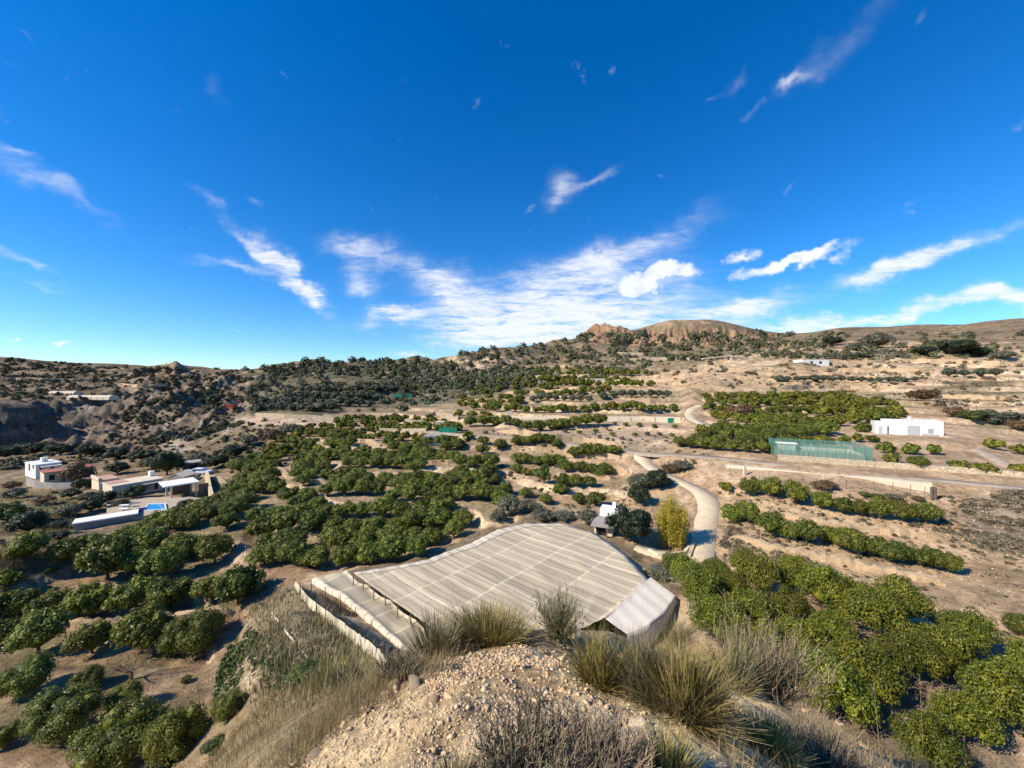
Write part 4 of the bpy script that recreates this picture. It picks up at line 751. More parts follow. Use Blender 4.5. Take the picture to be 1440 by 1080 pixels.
scrub('bank_thicket', 'grey brown dry thicket on the bank at the right edge', 'thicket', 0, [([(1360,705),(1440,690),(1480,700),(1480,780),(1385,770),(1355,740)], 420),([(1005,785),(1025,742),(1120,775),(1200,825),(1180,848),(1080,806)], 420)], (6,17), .30, [(.22,.18,.125),(.27,.22,.15),(.17,.14,.10),(.14,.13,.075)], 60, .5, 3, lambda x, y: np.clip(.5+1.8*fbm(x/2.5, y/2.5, 3, 209), .03, 1), False)
# ------------------------------------------------------------------ netted field
def plane_pt(px, py, z): d = z*F/(CY-py); return np.array(D(px, py, d))
def poly_t(pts, t):
    pts = np.asarray(pts, float); s = np.concatenate([[0], np.cumsum(np.linalg.norm(np.diff(pts[:,:2], axis=0), axis=1))]); s /= s[-1]
    return np.stack([np.interp(t, s, pts[:,k]) for k in range(3)], -1)
def coons(top, bot, left, right, nu, nv, sag=.0, seed=0, wave=.12):
    u = np.linspace(0,1,nu); v = np.linspace(0,1,nv); T, B, Lf, Rt = poly_t(top,u)[:,None], poly_t(bot,u)[:,None], poly_t(left,v)[None], poly_t(right,v)[None]; U_, V_ = u[:,None,None], v[None,:,None]
    S = (1-V_)*T+V_*B+(1-U_)*Lf+U_*Rt-((1-U_)*(1-V_)*T[0,0]+U_*(1-V_)*T[-1,0]+(1-U_)*V_*B[0,0]+U_*V_*B[-1,0])
    lu = np.linalg.norm(np.diff(poly_t(top,u)[:,:2],axis=0),axis=1).sum(); lv_ = np.linalg.norm(np.diff(poly_t(left,v)[:,:2],axis=0),axis=1).sum(); um = (u*lu)[:,None]+0*v[None]; vm = (v*lv_)[None]+0*u[:,None]
    S[:,:,2] += fbm(um/4.5, vm/4.5, 3, 300+seed)*wave*1.6-sag*np.abs(np.sin(um*math.pi/4.6))*np.abs(np.sin(vm*math.pi/4.2))
    dv = np.array(left[-1])-np.array(left[0]); dv = dv[:2]/np.linalg.norm(dv[:2]); rel = S[:,:,:2]-S[0,0,:2]; um = rel@np.array([-dv[1], dv[0]]); vm = rel@dv
    if um[-1].mean() < 0: um = -um
    S[:,:,2] += .022*np.sin(um*2*math.pi/1.24)
    return S, np.stack([um, vm], -1)
def cloth(name, S, UVm, mat, parent=None, loc=None):
    v = S.reshape(-1,3)-(np.array(parent.location) if parent else 0)-(np.array(loc) if loc is not None else 0)
    return link(name, mesh_np(name, v, [grid_faces(S.shape[0], S.shape[1])], MT[mat], uv=UVm.reshape(-1,2), smooth=True), parent, loc)
ZT = -16.2
pt = lambda q, z=ZT: [plane_pt(a, b, z) for a, b in q]
nf = thing('net_canopy', 'large sheet of striped beige netting covering the whole field below the knoll', 'net canopy', Vector((0,34,-18.6)))
top = pt([(497,806),(600,787),(660,765),(700,745),(740,736),(790,736)]); bot = pt([(620,893),(700,905),(780,900),(853,868)]); lef = pt([(497,806),(560,850),(620,893)]); rig = pt([(790,736),(835,748),(880,780),(913,815),(885,842),(853,868)])
S, UVm = coons(top, bot, lef, rig, 150, 120, .10, 1, .05); cloth('netting', S, UVm, 'net', nf)
vl = np.cumsum(np.concatenate([[0], np.linalg.norm(np.diff(S[:,0], axis=0), axis=1)])); e1 = S[:,0]; n_ = len(e1); inn = S[:,6]; hemS = np.stack([e1+[0,0,-.35], e1+[0,0,.03], (e1*.5+inn*.5)+[0,0,.05], inn+[0,0,.05]], 1); cloth('hem', hemS, np.stack([np.repeat(vl[:,None],4,1), np.tile([0,.4,.9,1.4],(n_,1))], -1), 'hem', nf)
e2 = S[-1,:90]; cloth('hem', np.stack([e2+[0,0,-.5], e2+[0,0,.03], S[-5,:90]+[0,0,.05]], 1), np.stack([np.repeat(UVm[0,:90,1][:,None],3,1), np.tile([0,.5,1.0],(90,1))], -1), 'hem', nf)
mb = MB()
for i in range(0, 150, 16):
    for j in range(0, 120, 17):
        p = S[i,j]; mb.tube([(p[0], p[1], min(Hz(p[0],p[1]), p[2]-.3)-.1), (p[0], p[1], p[2]+.02)], .04, 5)
mb.build('posts', 'wood', nf)
n2 = thing('net_canopy', 'narrow strip of thin sagging netting split from the large netting by a dark gap', 'net canopy', Vector((-11,28,-18.6)))
lf2 = pt([(438,815),(490,849),(535,886),(578,924)], -16.95); rg2 = pt([(487,805),(539,838),(571,861),(604,889)], -16.95)
S2, UV2 = coons([lf2[0], rg2[0]], [lf2[-1], rg2[-1]], lf2, rg2, 26, 80, .28, 3, .16); cloth('netting', S2, UV2, 'net2', n2)
e = S2[0]; cloth('hem', np.stack([e+[0,0,-.35], e+[0,0,.02], S2[4]+[0,0,.04]], 1), np.stack([np.repeat(UV2[0,:,1][:,None],3,1), np.tile([0,.5,1.0],(80,1))], -1), 'hem', n2)
e = S2[-1]; cloth('hem', np.stack([e+[0,0,.03], S2[-3]+[0,0,.03]], 1), np.stack([np.repeat(UV2[0,:,1][:,None],2,1), np.tile([0,.3],(80,1))], -1), 'hem', n2)
mb = MB()
for j in range(0, 80, 13):
    for i in (0, 25): p = S2[i,j]; mb.tube([(p[0], p[1], -18.8), (p[0], p[1], p[2]+.02)], .04, 5)
mb.build('posts', 'wood', n2)
ws = thing('net_sheet', 'bright white net sheet hanging down the right front corner of the large netting', 'net sheet', Vector((9,31,-18)))
tp = pt([(916,812),(897,826),(872,850),(850,868)]); bt = pt([(950,838),(935,860),(912,878),(882,892)], -16.35)
S3, UV3 = coons(tp, bt, [tp[0], bt[0]], [tp[-1], bt[-1]], 30, 16, 0, 5, .1); S3[:,0,2] += .06; dr = np.repeat(S3[:,-1:,:],2,1)+np.random.default_rng(3).normal(size=(30,2,3))*.02; dr[:,0,2] -= .5; dr[:,1,2] = height(dr[:,1,0], dr[:,1,1])-.05; S3 = np.concatenate([S3, dr], 1); UV3 = np.concatenate([UV3, UV3[:,-1:]+[0,.6], UV3[:,-1:]+[0,1.6]], 1); cloth('sheet', S3, UV3, 'sheet', ws)
# crops under the nets: low leafy rows
rngc = np.random.default_rng(12); cc = rngc.uniform([-15,25],[12,44],(2600,2)); q = proj(cc[:,0], cc[:,1], np.full(len(cc), -16.4)); mk = inpoly(q[0], q[1], [(540,826),(740,745),(830,755),(890,812),(845,860),(660,890)]); cc = cc[mk]
cp = np.stack([cc[:,0], np.round(cc[:,1]/1.6)*1.6+rngc.normal(size=len(cc))*.15, np.full(len(cc), 0.)], 1); cp[:,2] = height(cp[:,0], cp[:,1])+rngc.uniform(.1,.9,len(cp)); cp = np.repeat(cp, 8, 0)+rngc.normal(size=(len(cp)*8,3))*.22
v, f = leaf_quads(cp, unit(rngc.normal(size=cp.shape)+[0,0,1]), rngc.uniform(.12,.24,len(cp)), rngc.uniform(.06,.12,len(cp)), rngc); tag(link('crop_rows', mesh_np('crop_rows', v, [f], MT['bright_leaf'])), 'low leafy crop rows growing under the netting', 'crop', kind='stuff')
# windbreak of netting on posts
wb = [(415,829,816),(422,840,825),(432,849,837),(445,861,848),(458,872,858),(472,884,868),(486,897,878),(500,911,888),(514,922,899),(530,935,912),(548,948,926)]
bp = [G(a, b) for a, b, c in wb]; wt = thing('windbreak', 'beige net windbreak on dark posts along the left bank of the field', 'fence', bp[4])
tops = [D(a, c, p.y) for (a, b, c), p in zip(wb, bp)]; S4 = []; t = np.linspace(0,1,60)
TB, BB = poly_t(np.array(tops), t), poly_t(np.array(bp), t); wv = (fbm(t*20, t*0, 2, 8)*.12)[:,None]*np.array([1,0,0]); S4 = np.stack([BB-[0,0,.15], BB*.5+TB*.5+wv, TB+[0,0,1]*(fbm(t*25, t*0+3, 2, 9)*.08)[:,None]], 1)
cloth('netting', S4, np.stack([np.repeat((t*16)[:,None],3,1), np.tile([0,.5,1.],(60,1))], -1), 'fencenet', wt)
for p, q in zip(bp, tops): MB().tube([p-Vector((0,0,.2)), q+Vector((0,0,.12))], .035, 5).build('post', 'darkmetal', wt)
# white hoses / pipe on the bank
for pix, lab in (([(382,862),(390,873),(400,887),(412,902),(425,918),(436,931),(450,942)],'long pale pipe lying down the bank below the windbreak'),([(346,768),(345,780),(352,790),(362,803),(370,815)],'short pale pipe at the top of the bank beside the middle orchard')):
    q = [G(*a) for a in pix]; q = [p for p in q if p]; tag(MB().tube([p+Vector((0,0,.06)) for p in q], .055, 5).build('pipe', 'cream', loc=q[0]), lab, 'pipe')
# ------------------------------------------------------------------ buildings and walls
def opening(root, fr, name, a0, a1, c0, c1, mat, rim=None, b=0):
    o = MB().box(fr, a0, a1, b-.03, b+.06, c0, c1).build(name, mat, root)
    if rim:
        w = .09; MB().box(fr, a0-w, a1+w, b-.06, b-.031, c1, c1+w).box(fr, a0-w, a0, b-.06, b-.031, c0, c1).box(fr, a1, a1+w, b-.06, b-.031, c0, c1).build('frame', rim, o)
    return o
def line_wall(name, label, pts, h, th, mat, cat='wall', base=.8):
    pts = [Vector(p) for p in pts]; mb = MB(); n = []
    for i, p in enumerate(pts):
        d = pts[min(i+1,len(pts)-1)]-pts[max(i-1,0)]; d.z = 0; d.normalize(); n.append(Vector((-d.y, d.x, 0)))
    hh = h if isinstance(h, (list,tuple)) else [h]*len(pts); b = []
    for p, m, k in zip(pts, n, hh): b.append(len(mb.v)); mb.v += [p+m*th/2-Vector((0,0,base)), p+m*th/2+Vector((0,0,k)), p-m*th/2+Vector((0,0,k)), p-m*th/2-Vector((0,0,base))]
    for i in range(len(pts)-1):
        for q in range(4): mb.f.append((b[i]+q, b[i]+(q+1)%4, b[i+1]+(q+1)%4, b[i+1]+q))
    mb.f += [tuple(b[0]+q for q in (3,2,1,0)), tuple(b[-1]+q for q in range(4))]
    return tag(mb.build(name, mat, loc=pts[0]), label, cat)
def AB(x0, x1, y, dz=0):
    gq = G((x0+x1)/2, y); d = gq.y; a, b = D(x0, y, d), D(x1, y, d); return a, b
# white house on the right
A, B = D(1231,611.5,84), D(1327,616.5,78.5); fr0, ln = frame(A, B); HS = ln/14.2; fr = lambda a, b, c: fr0(a*HS, b*.7, c*.93); h = thing('white_house', 'long low white house with grey garage door on the right slope', 'house', A)
MB().box(fr,0,2.5,.1,6,-1,2.95).box(fr,2.505,9.8,0,7,-1,3.45).box(fr,9.805,14.2,.05,6.5,-1,3.6).build('wall','white',h)
MB().box(fr,-.06,2.5,.04,6.06,2.952,3.06).box(fr,2.45,9.8,-.06,7.06,3.452,3.56).box(fr,9.802,14.26,-.01,6.56,3.602,3.7).build('roof','white',h)
d_ = opening(h,fr,'door',.75,1.65,0,2.1,'shutter','white',.1); opening(h,fr,'window',2.62,2.95,.3,2.2,'dark')
gd = opening(h,fr,'garage_door',7.0,9.4,-.1,2.35,'shutter','greyr'); mb = MB(); [mb.box(fr,7.05,9.35,-.05,-.031,z,z+.03) for z in (.35,.8,1.25,1.7,2.1)]; mb.build('slat','greymetal',gd)
w_ = opening(h,fr,'window',11.1,12.3,.9,2.0,'shutter','white',.05); mb = MB(); [mb.box(fr,a,a+.03,-.05,-.015,.9,2.0) for a in (11.3,11.55,11.8,12.05)]; mb.build('grille','darkmetal',w_)
MB().box(fr,9.83,13.4,-.03,.049,-.6,.75).build('plinth','greyr',h); ch = MB().box(fr,7.5,8.1,2,2.6,3.56,4.35).build('chimney','white',h); MB().box(fr,7.42,8.18,1.92,2.68,4.352,4.45).build('cap','white',ch); MB().box(fr,9.1,9.7,2,2.5,3.56,3.95).build('vent','white',h); MB().box(fr,10.0,10.08,-.06,.04,0,3.5).build('drainpipe','whitemetal',h)
# stone wall along the road
SW = [D(1094,651,63.5), D(1165,656.5,61), D(1233,662,58.5), D(1300,668,55.8), D(1372,674,53), D(1440,680,50.5), D(1520,687,48)]
line_wall('stone_wall', 'cream stone wall along the upper side of the country road', SW, [1.4,1.42,1.4,1.5,1.55,1.5,1.4], .5, 'stonewall')
# green net reservoir
A, B = SW[0]+Vector((.2,.45,1.4)), SW[2]+Vector((-.2,.45,1.4)); fr, ln = frame(A, B); rs = thing('reservoir', 'farm water tank fenced with green netting on the stone wall', 'reservoir', A)
cor = [(0,0),(ln,0),(ln,7),(0,7)]; mb = MB(); mb2 = MB(); hN = 1.85
def netquad(nm, p, q, hh, root, mat='greennet', sag=.05, drop=.7):
    k = 14; t = np.linspace(0,1,k)[:,None]; p, q = np.array(p), np.array(q); b = p*(1-t)+q*t; s = np.abs(np.sin(t*math.pi*4))*sag; Ss = np.stack([b-[0,0,drop], b+[0,0,hh*.5], b+np.concatenate([t*0,t*0,hh-s],1)], 1); L_ = np.linalg.norm(q-p)
    return cloth(nm, Ss, np.stack([np.repeat(t*L_,3,1), np.tile([0,hh/2,hh],(k,1))], -1), mat, root)
for i in range(4): netquad('netting', fr(*cor[i],0), fr(*cor[(i+1)%4],0), hN, rs)
for i in range(10):
    a = ln*i/9
    for b in (0,7): MB().tube([fr(a,b,-.6), fr(a,b,hN+.12)], .022, 5).build('post','greymetal',rs)
for a in (4.2, 9.2): mb.tube([fr(a,-.02,.9), fr(a+.35,-.02,hN+.2), fr(a+.7,-.02,.9)], .03, 4)
mb.build('brace','whitemetal',rs)
MB().box(fr,.6,ln-.6,.9,1.2,-1.2,.45).box(fr,.6,ln-.6,6.0,6.3,-1.2,.62).box(fr,.6,.9,1.2,6.0,-1.2,.5).box(fr,ln-.9,ln-.6,1.2,6.0,-1.2,.5).build('tank_wall','channel',rs)
MB().box(fr,.9,ln-.9,1.2,6.0,-1.2,.22).build('water','tank_water',rs)
A2 = fr(.9,4.6,-.2); f2, _ = frame(A2, A2+(B-A).normalized()); ph = thing('pump_hut', 'small pump hut with white roof inside the green netting', 'hut', A2); MB().box(f2,0,2.6,0,1.3,-.8,1.35).build('wall','cream',ph); MB().box(f2,-.15,2.9,-.15,1.45,1.352,1.5).build('roof','white',ph); opening(ph,f2,'door',.9,1.6,0,1.2,'shutter')
def fence(name, label, pix, hpost, wires, mat='wood', lean=0, r=.035, cat='fence'):
    b = [G(*p) if len(p) == 2 else D(*p) for p in pix]; b = [p for p in b if p]; e = thing(name, label, cat, b[0]); rg = random.Random(len(pix)); tp = [p+Vector((rg.uniform(-.1,.1)+lean, 0, hpost*rg.uniform(.85,1.1))) for p in b]
    for p, q in zip(b, tp): MB().tube([p-Vector((0,0,.25)), q], r, 5).build('post', mat, e)
    if wires:
        mb = MB()
        for w in wires: mb.tube([p.lerp(q, w) for p, q in zip(b, tp)], .008, 3)
        mb.build('wire', 'greymetal', e)
fence('wire_fence', 'wire fence on thin posts along the top of the stone wall', [(1236,651,58.3),(1265,653.5,57.2),(1297,656.5,55.9),(1331,659.5,54.5),(1370,663,53.1)], 1.3, (.3,.6,.95), 'greymetal')
fence('wire_fence', 'sagging wire fence on wooden posts before the concrete channel', [(1027,668),(1048,673),(1068,676),(1097,680),(1128,683),(1148,684),(1170,686),(1190,688),(1208,689),(1230,691),(1255,693),(1280,696),(1300,699)], 1.25, (.25,.5,.75,.97))
line_wall('concrete_channel', 'long pale concrete irrigation channel between road and wire fence', [D(1022,663,62.5), D(1080,669,59), D(1140,675,56), D(1190,679.5,53.8), D(1230,683,52.2), D(1310,692,48.8)], 1.15, 1.0, 'channel', 'channel')
p = G(1310,704); ps = thing('leaning_posts', 'pair of dark leaning posts at the end of the concrete channel', 'posts', p); [MB().box(frame(p+Vector((k,0,0)), p+Vector((k+1,0,0)))[0],0,.22,0,.2,-.2,1.6).build('post','wood',ps) for k in (0,.45)]
p = G(1048,669); tag(MB().box(frame(p, p+Vector((1,0,0)))[0],-.17,.17,0,.34,-.3,1.5).build('gate_pillar','cream',loc=p), 'pale pillar at the left end of the wire fence', 'pillar')
line_wall('retaining_wall', 'low curved stone wall on the inner side of the farm track bend', [G(*q) for q in [(969,786),(972,778),(975,768)]], .4, .35, 'stonewall')
line_wall('bed_wall', 'low pale kerb wall round the bamboo bed', [G(*q) for q in [(912,776),(925,782),(945,783),(962,780),(970,770)]], .35, .3, 'cream')
p = G(933,773); 
# small house by the netting
A, B = D(834,765,44.2), D(860,768,43.4); fr, ln = frame(A, B); h = thing('small_house', 'small white flat roofed house with dark porch half hidden by trees at the netting', 'house', A)
MB().box(fr,0,ln,.6,4.2,-1,2.1).build('wall','cream',h); rf = MB().box(fr,-.25,ln+.15,-.2,3.2,2.102,2.25).build('roof','greyr',h); MB().box(fr,.2,ln+.3,3.21,5.2,1.2,3.1).build('upper_room','white',h); MB().box(fr,ln-.5,ln-.1,4.2,4.6,3.1,3.75).build('chimney','white',h)
opening(h,fr,'porch',.25,1.35,.2,1.75,'dark',None,.6); MB().box(fr,-.1,ln+.1,-.2,0,-1,.75).build('front_wall','white',h); [MB().box(fr,a,a+.12,-.15,-.03,.75,2.1).build('pillar','wood',h) for a in (0,1.5)]
line_wall('field_wall', 'pale stone edging wall between the netting and the small house', [D(805,752,46), D(836,768,43.5), D(860,780,41.5), D(885,797,38.5), D(905,812,36)], .7, .35, 'stonewall')
# long white wall and its fence
line_wall('white_wall', 'long low white wall across the middle hillside', [G(*q) for q in [(690,589),(760,590),(830,590),(900,590),(957,591)]], .95, .4, 'cream')
fence('post_fence', 'line of posts below the long white wall', [(700+17*i,593) for i in range(15)], 1.5, (.5,.95), 'greymetal', 0, .06)
A, B = AB(940,955,594); fr, ln = frame(A, B); h = thing('green_crate', 'small green netted bin at the right end of the long white wall', 'bin', A); MB().box(fr,0,ln,0,2,-.3,1.3).build('body','greennet2',h); MB().box(fr,-.1,ln+.1,-.1,2.1,1.302,1.4).build('lid','whitemetal',h)
def AR(x0, y0, d, x1, ang):
    A = D(x0, y0, d); c, s_ = math.cos(math.radians(ang)), math.sin(math.radians(ang)); t = (x1-CX)/F; L_ = (t*A.y-A.x)/(c-t*s_); return A, A+Vector((c*L_, s_*L_, 0))
def hut(nm, label, x0, x1, y, hpx, dep, mat, roof, d=None, doors=(), ang=None, cat='house'):
    A, B = AB(x0, x1, y) if d is None else (D(x0,y,d), D(x1,y,d)) if ang is None else AR(x0, y, d, x1, ang); fr, ln = frame(A, B); m = A.y/F; hh = hpx*m; e = thing(nm, label, cat, A)
    MB().box(fr,0,ln,0,dep,-1.6,hh).build('wall',mat,e); MB().box(fr,-.12,ln+.12,-.15,dep+.12,hh+.002,hh+.16).build('roof',roof,e)
    for k, (a0,a1,c0,c1,nm2,mt) in enumerate(doors): opening(e,fr,nm2,a0*ln,a1*ln,c0*hh,c1*hh,mt,'cream' if nm2 == 'window' else None)
    return e, fr, ln, hh
hut('farm_hut','cream hut behind the green netted pen on the middle terrace',612,628,604,10,3,'cream','cream',None,[(.2,.4,.3,.7,'window','dark')],cat='hut')
A, B = AB(618,641,613); fr, ln = frame(A, B); e = thing('net_pen', 'bright green netted pen beside the cream hut on the middle terrace', 'pen', A); hh = 11*A.y/F
for q in (((0,0),(ln,0)),((ln,0),(ln,3)),((ln,3),(0,3)),((0,3),(0,0))): netquad('netting', fr(*q[0],0), fr(*q[1],0), hh, e, 'greennet2', .05, .3)
[MB().tube([fr(a,b,-.3),fr(a,b,hh+.1)],.05,5).build('post','greymetal',e) for a in (0,ln/2,ln) for b in (0,3)]
hut('white_shed','small white flat roofed shed with dark doorway among orange trees below the green pen',596,624,627,13,4,'white','greyr',None,[(.1,.9,.62,.86,'opening','dark')],cat='shed')
for k, (q, hh, lab) in enumerate([([(600,590),(612,584),(625,587)],1.4,'ruined pale wall above the green pen, left of its neighbour'),([(624,586),(645,591)],1.6,'ruined pale wall above the green pen, right of its neighbour'),([(560,592),(600,597),(612,598)],1.0,'pale dry stone wall left of the cream hut'),([(360,586),(400,588),(440,590),(470,594)],1.6,'long tan retaining wall under the grey olive rows'),([(880,508),(930,506),(970,507)],2.2,'pale wall on the upper hillside below the red cliffs'),([(850,497),(905,499)],1.8,'broken pale wall just left of the dark trees on the upper hillside'),([(500,604),(560,607),(600,607)],.9,'pale terrace wall below the cream hut'),([(430,625),(480,630)],1.1,'short pale terrace wall in the left of the far terraces'),([(1090,565),(1150,562)],.9,'low stone terrace wall inside the right hillside orchard')]):
    pp = [G(*a) for a in q]; pp = [p for p in pp if p]; line_wall('terrace_wall', lab, pp, hh, .5, 'drystone')
for q, hh, wd, lab in [([(407,628),(445,632),(483,636)],1.2,.6,'tan terrace bank at the left of the far terraces'),([(468,617),(500,621),(545,627)],1.1,.6,'tan terrace bank rising toward the white shed, lower one'),([(437,606),(470,609),(540,612)],1.0,.6,'tan terrace bank rising toward the white shed, upper one'),([(535,632),(565,629),(595,628)],1.0,.6,'tan terrace bank ending at the white shed'),([(520,655),(600,653),(690,651)],1.0,.6,'long tan bank below the white shed'),([(470,679),(540,679),(610,679),(685,679)],.9,.6,'long tan bank across the middle terraces'),([(420,678),(445,680),(475,682)],.9,.6,'short tan bank at the left end of the middle terraces'),([(375,653),(395,665),(418,679)],1.0,.9,'pale stone bank running down between the two orchard blocks'),([(410,729),(440,727),(472,725)],.8,.6,'short tan bank in the terraced middle orchard'),([(690,676),(705,680),(720,686)],1.2,1.2,'pinkish rocky bank at the right end of the middle terraces'),([(700,607),(760,614),(820,622),(885,631)],1.3,.8,'long bare bank just above the country road'),([(840,569),(890,568),(938,567)],1.6,.7,'pale bank under the grey olive row in the middle of the hillside'),([(790,658),(840,661),(892,664)],1.1,.7,'pale bank left of the farm track, upper one'),([(775,670),(820,673),(872,676)],1.1,.7,'pale bank left of the farm track, lower one'),([(735,652),(800,651),(862,652)],1.0,.6,'pale bank under the scattered trees below the road'),([(1090,547),(1150,546),(1210,546),(1270,547)],1.5,.8,'long pale bank above the right hillside orchard'),([(1110,521),(1200,521),(1320,523)],1.6,.8,'long pale bank under the small white farmhouse'),([(1280,508),(1360,510),(1435,513)],1.8,.8,'pale bank under the dark clumps of the upper right ridge'),([(1310,558),(1370,561),(1440,563)],1.3,.8,'pale bank above the brown shrubs at right'),([(700,556),(760,552),(830,551)],1.6,.7,'pale bank on the upper hillside left of the cottage'),([(860,590),(910,589),(950,588)],.9,.5,'thin pale bank right behind the dark hedge like row'),([(0,888),(60,884),(140,882),(240,874),(300,868),(335,864)],.7,.7,'low dirt terrace wall under the long orange tree row'),([(1040,714),(1120,731),(1200,746),(1300,756),(1330,757)],.7,.6,'long tan bank between the two tree rows on the right'),([(1030,756),(1090,775),(1160,789),(1230,804),(1340,826)],.7,.6,'long tan bank below the lower tree row on the right'),([(640,567),(700,565),(760,564)],1.3,.7,'pale bank between grey olives and the upper hillside orchard'),([(700,534),(780,531),(850,529)],1.8,.8,'pale bank left of the stone cottage, higher one'),([(1100,532),(1200,531),(1290,533)],1.2,.7,'pale bank above the low grey olive row on the right'),([(740,641),(800,641),(880,643)],.9,.6,'pale bank between the short rows under the country road'),([(760,701),(820,703),(880,701)],.8,.6,'pale bank just above the small house and netting'),([(700,520),(780,517),(860,516)],2.2,.9,'pale bank high on the central hill'),([(284,668),(304,675),(319,690),(332,703)],.9,1.2,'tan stony bank at the right of the farm yard'),([(120,545),(180,543),(250,545)],2.2,1,'grey bank on the left hill above the plastic tunnels'),([(0,535),(60,536),(140,535)],2.5,1,'grey terrace bank high on the left hill')]:
    pp = []
    for (x0,y0),(x1,y1) in zip(q, q[1:]): n = max(2, int(abs(x1-x0)/7)); pp += [G(x0+(x1-x0)*i/n, y0+(y1-y0)*i/n+random.uniform(-.5,.5)) for i in range(n)]
    pp = [p for p in pp if p]
    pp = [p for i, p in enumerate(pp) if i == 0 or abs(p.y-pp[i-1].y) < 12]
    line_wall('terrace_bank', lab, pp, [hh*random.uniform(.6,1.1)*min(1, .12+.45*min(i, len(pp)-1-i)) for i in range(len(pp))], wd, 'bank', 'bank')
hut('stone_cottage','small pale cottage among trees left of the bare bank',825,851,538,6,5,'cream','greyr',None,[(.3,.45,0,.7,'door','dark')])
hut('white_farmhouse','small white farmhouse with two dark windows on the upper right hillside',1129,1166,513,7.5,7,'white','cream',None,[(.28,.38,.2,.65,'window','dark'),(.62,.72,.2,.65,'window','dark')])
hut('ruined_cottage','tumbledown stone cottage between rocks on the upper right ridge',1238,1256,505,7,5,'drystone','drystone',None,[(.4,.6,.3,.7,'opening','dark')])
hut('stone_tower','small square pale tower at the left end of the long white wall',713,720,589,9,1.4,'cream','white',None,cat='tower')
A, B = AB(990,1030,507); fr, ln = frame(A, B); e = thing('open_shelter', 'long pale open shelter with a slanting flat roof on the skyline bank', 'shelter', A); m = A.y/F
MB().poly([fr(0,0,2*m),fr(ln,0,6.5*m),fr(ln,4,6.5*m),fr(0,4,2*m),fr(0,0,3.2*m),fr(ln,0,7.7*m),fr(ln,4,7.7*m),fr(0,4,3.2*m)]); mb = MB(); mb.v = [fr(0,0,2*m),fr(ln,0,6.5*m),fr(ln,4,6.5*m),fr(0,4,2*m),fr(0,0,3.4*m),fr(ln,0,7.9*m),fr(ln,4,7.9*m),fr(0,4,3.4*m)]; mb.f = [(0,3,2,1),(4,5,6,7),(0,1,5,4),(1,2,6,5),(2,3,7,6),(3,0,4,7)]; mb.build('roof','cream',e)
MB().box(fr,ln-1.2,ln-.1,.1,3.9,-1.5,6.4*m).build('end_wall','cream',e); [MB().tube([fr(ln*k,.3,-1),fr(ln*k,.3,(2+4.5*k)*m)],.1,5).build('post','cream',e) for k in (.1,.4,.7)]
fence('leaning_fence','row of leaning wooden posts by the big grey olive clump',[(1312+5*i,540) for i in range(9)],2.0,None,'wood',.9,.09)
for x0,x1,y,lab in ((552,579,559,'long bright green net on the olive hillside'),(596,605,569,'little bright green net right of the long one on the hillside')):
    A, B = AB(x0,x1,y); e = thing('shade_net', lab, 'net', A); netquad('netting', A, B, 5.0*A.y/F, e, 'greennet2', .2, .3); k = 5
    [MB().tube([A.lerp(B,i/(k-1))-Vector((0,0,.3)), A.lerp(B,i/(k-1))+Vector((0,0,5.4*A.y/F))],.07,5).build('post','greymetal',e) for i in range(k)]
for x0,x1,y,lab in ((67,103,554,'shorter white plastic tunnel greenhouse on the far left hill'),(93,153,560,'longer white plastic tunnel greenhouse just below the shorter one on the left hill')):
    A, B = AB(x0,x1,y); fr, ln = frame(A, B); m = A.y/F; e = thing('greenhouse', lab, 'greenhouse', A); mb = MB(); k = 9; r_ = 4.2*m; n = len(mb.v)
    for a in (0, ln): mb.v += [fr(a, 3-3*math.cos(math.pi*i/(k-1)), -1+ (r_+1)*math.sin(math.pi*i/(k-1))**.6) for i in range(k)]
    mb.f += [(i, i+1, k+i+1, k+i) for i in range(k-1)]+[tuple(range(k))[::-1], tuple(range(k,2*k))]; mb.build('cover','cream',e); mb = MB()
    for s in range(8): mb.tube([fr(ln*s/7, 3-3.03*math.cos(math.pi*i/(k-1)), -1+(r_+1.03)*math.sin(math.pi*i/(k-1))**.6) for i in range(k)], .06, 4)
    mb.build('hoop','greymetal',e)
hut('red_shed','small red painted shed at the end of the tan bank on the left hill',315,327,576,6,3,'red','red',None,cat='shed')
# farm on the left
e, fr, ln, hh = hut('white_farmhouse','white flat roofed farmhouse with roof railings at the far left',50,86,664,9.5,7,'white','white',89,[(.15,.3,.25,.75,'window','dark'),(.55,.7,.0,.72,'door','dark')],64)
MB().box(lambda a,b,c: fr(b,a,c),1.0,1.9,-.04,.05,.7,1.6).box(lambda a,b,c: fr(b,a,c),3.6,4.5,-.04,.05,0,1.8).build('side_opening','dark',e)
mb = MB(); [mb.tube([fr(a,2,hh+.16),fr(a,2,hh+1.0)],.04,4) for a in (.6,1.5,2.4,3.3)]; mb.tube([fr(.6,2,hh+1.0),fr(3.3,2,hh+1.0)],.04,4); mb.build('railing','whitemetal',e); MB().box(fr,1.6,2.6,3,4,hh+.162,hh+1.2).build('roof_box','white',e); MB().tube([fr(2.2,3,hh),fr(2.2,3,hh+1.3)],.09,6).build('flue','greymetal',e); MB().box(fr,.6,ln-.2,-1.6,-.16,hh-.5,hh-.35).build('added_awning','cream',e); [MB().tube([fr(a,-1.5,-1),fr(a,-1.5,hh-.5)],.06,5).build('post','white',e) for a in (.7,ln*.5,ln-.3)]  # awning on posts is added to throw shade on the front
e, fr, ln, hh = hut('farmhouse','farmhouse with red edged flat roof and shaded front behind the terrace wall',62,133,681,15,4,'cream','redtile',77,[(.09,.2,.3,.8,'window','dark'),(.34,.4,0,.8,'door','wood'),(.55,.66,.3,.8,'window','dark')],58)
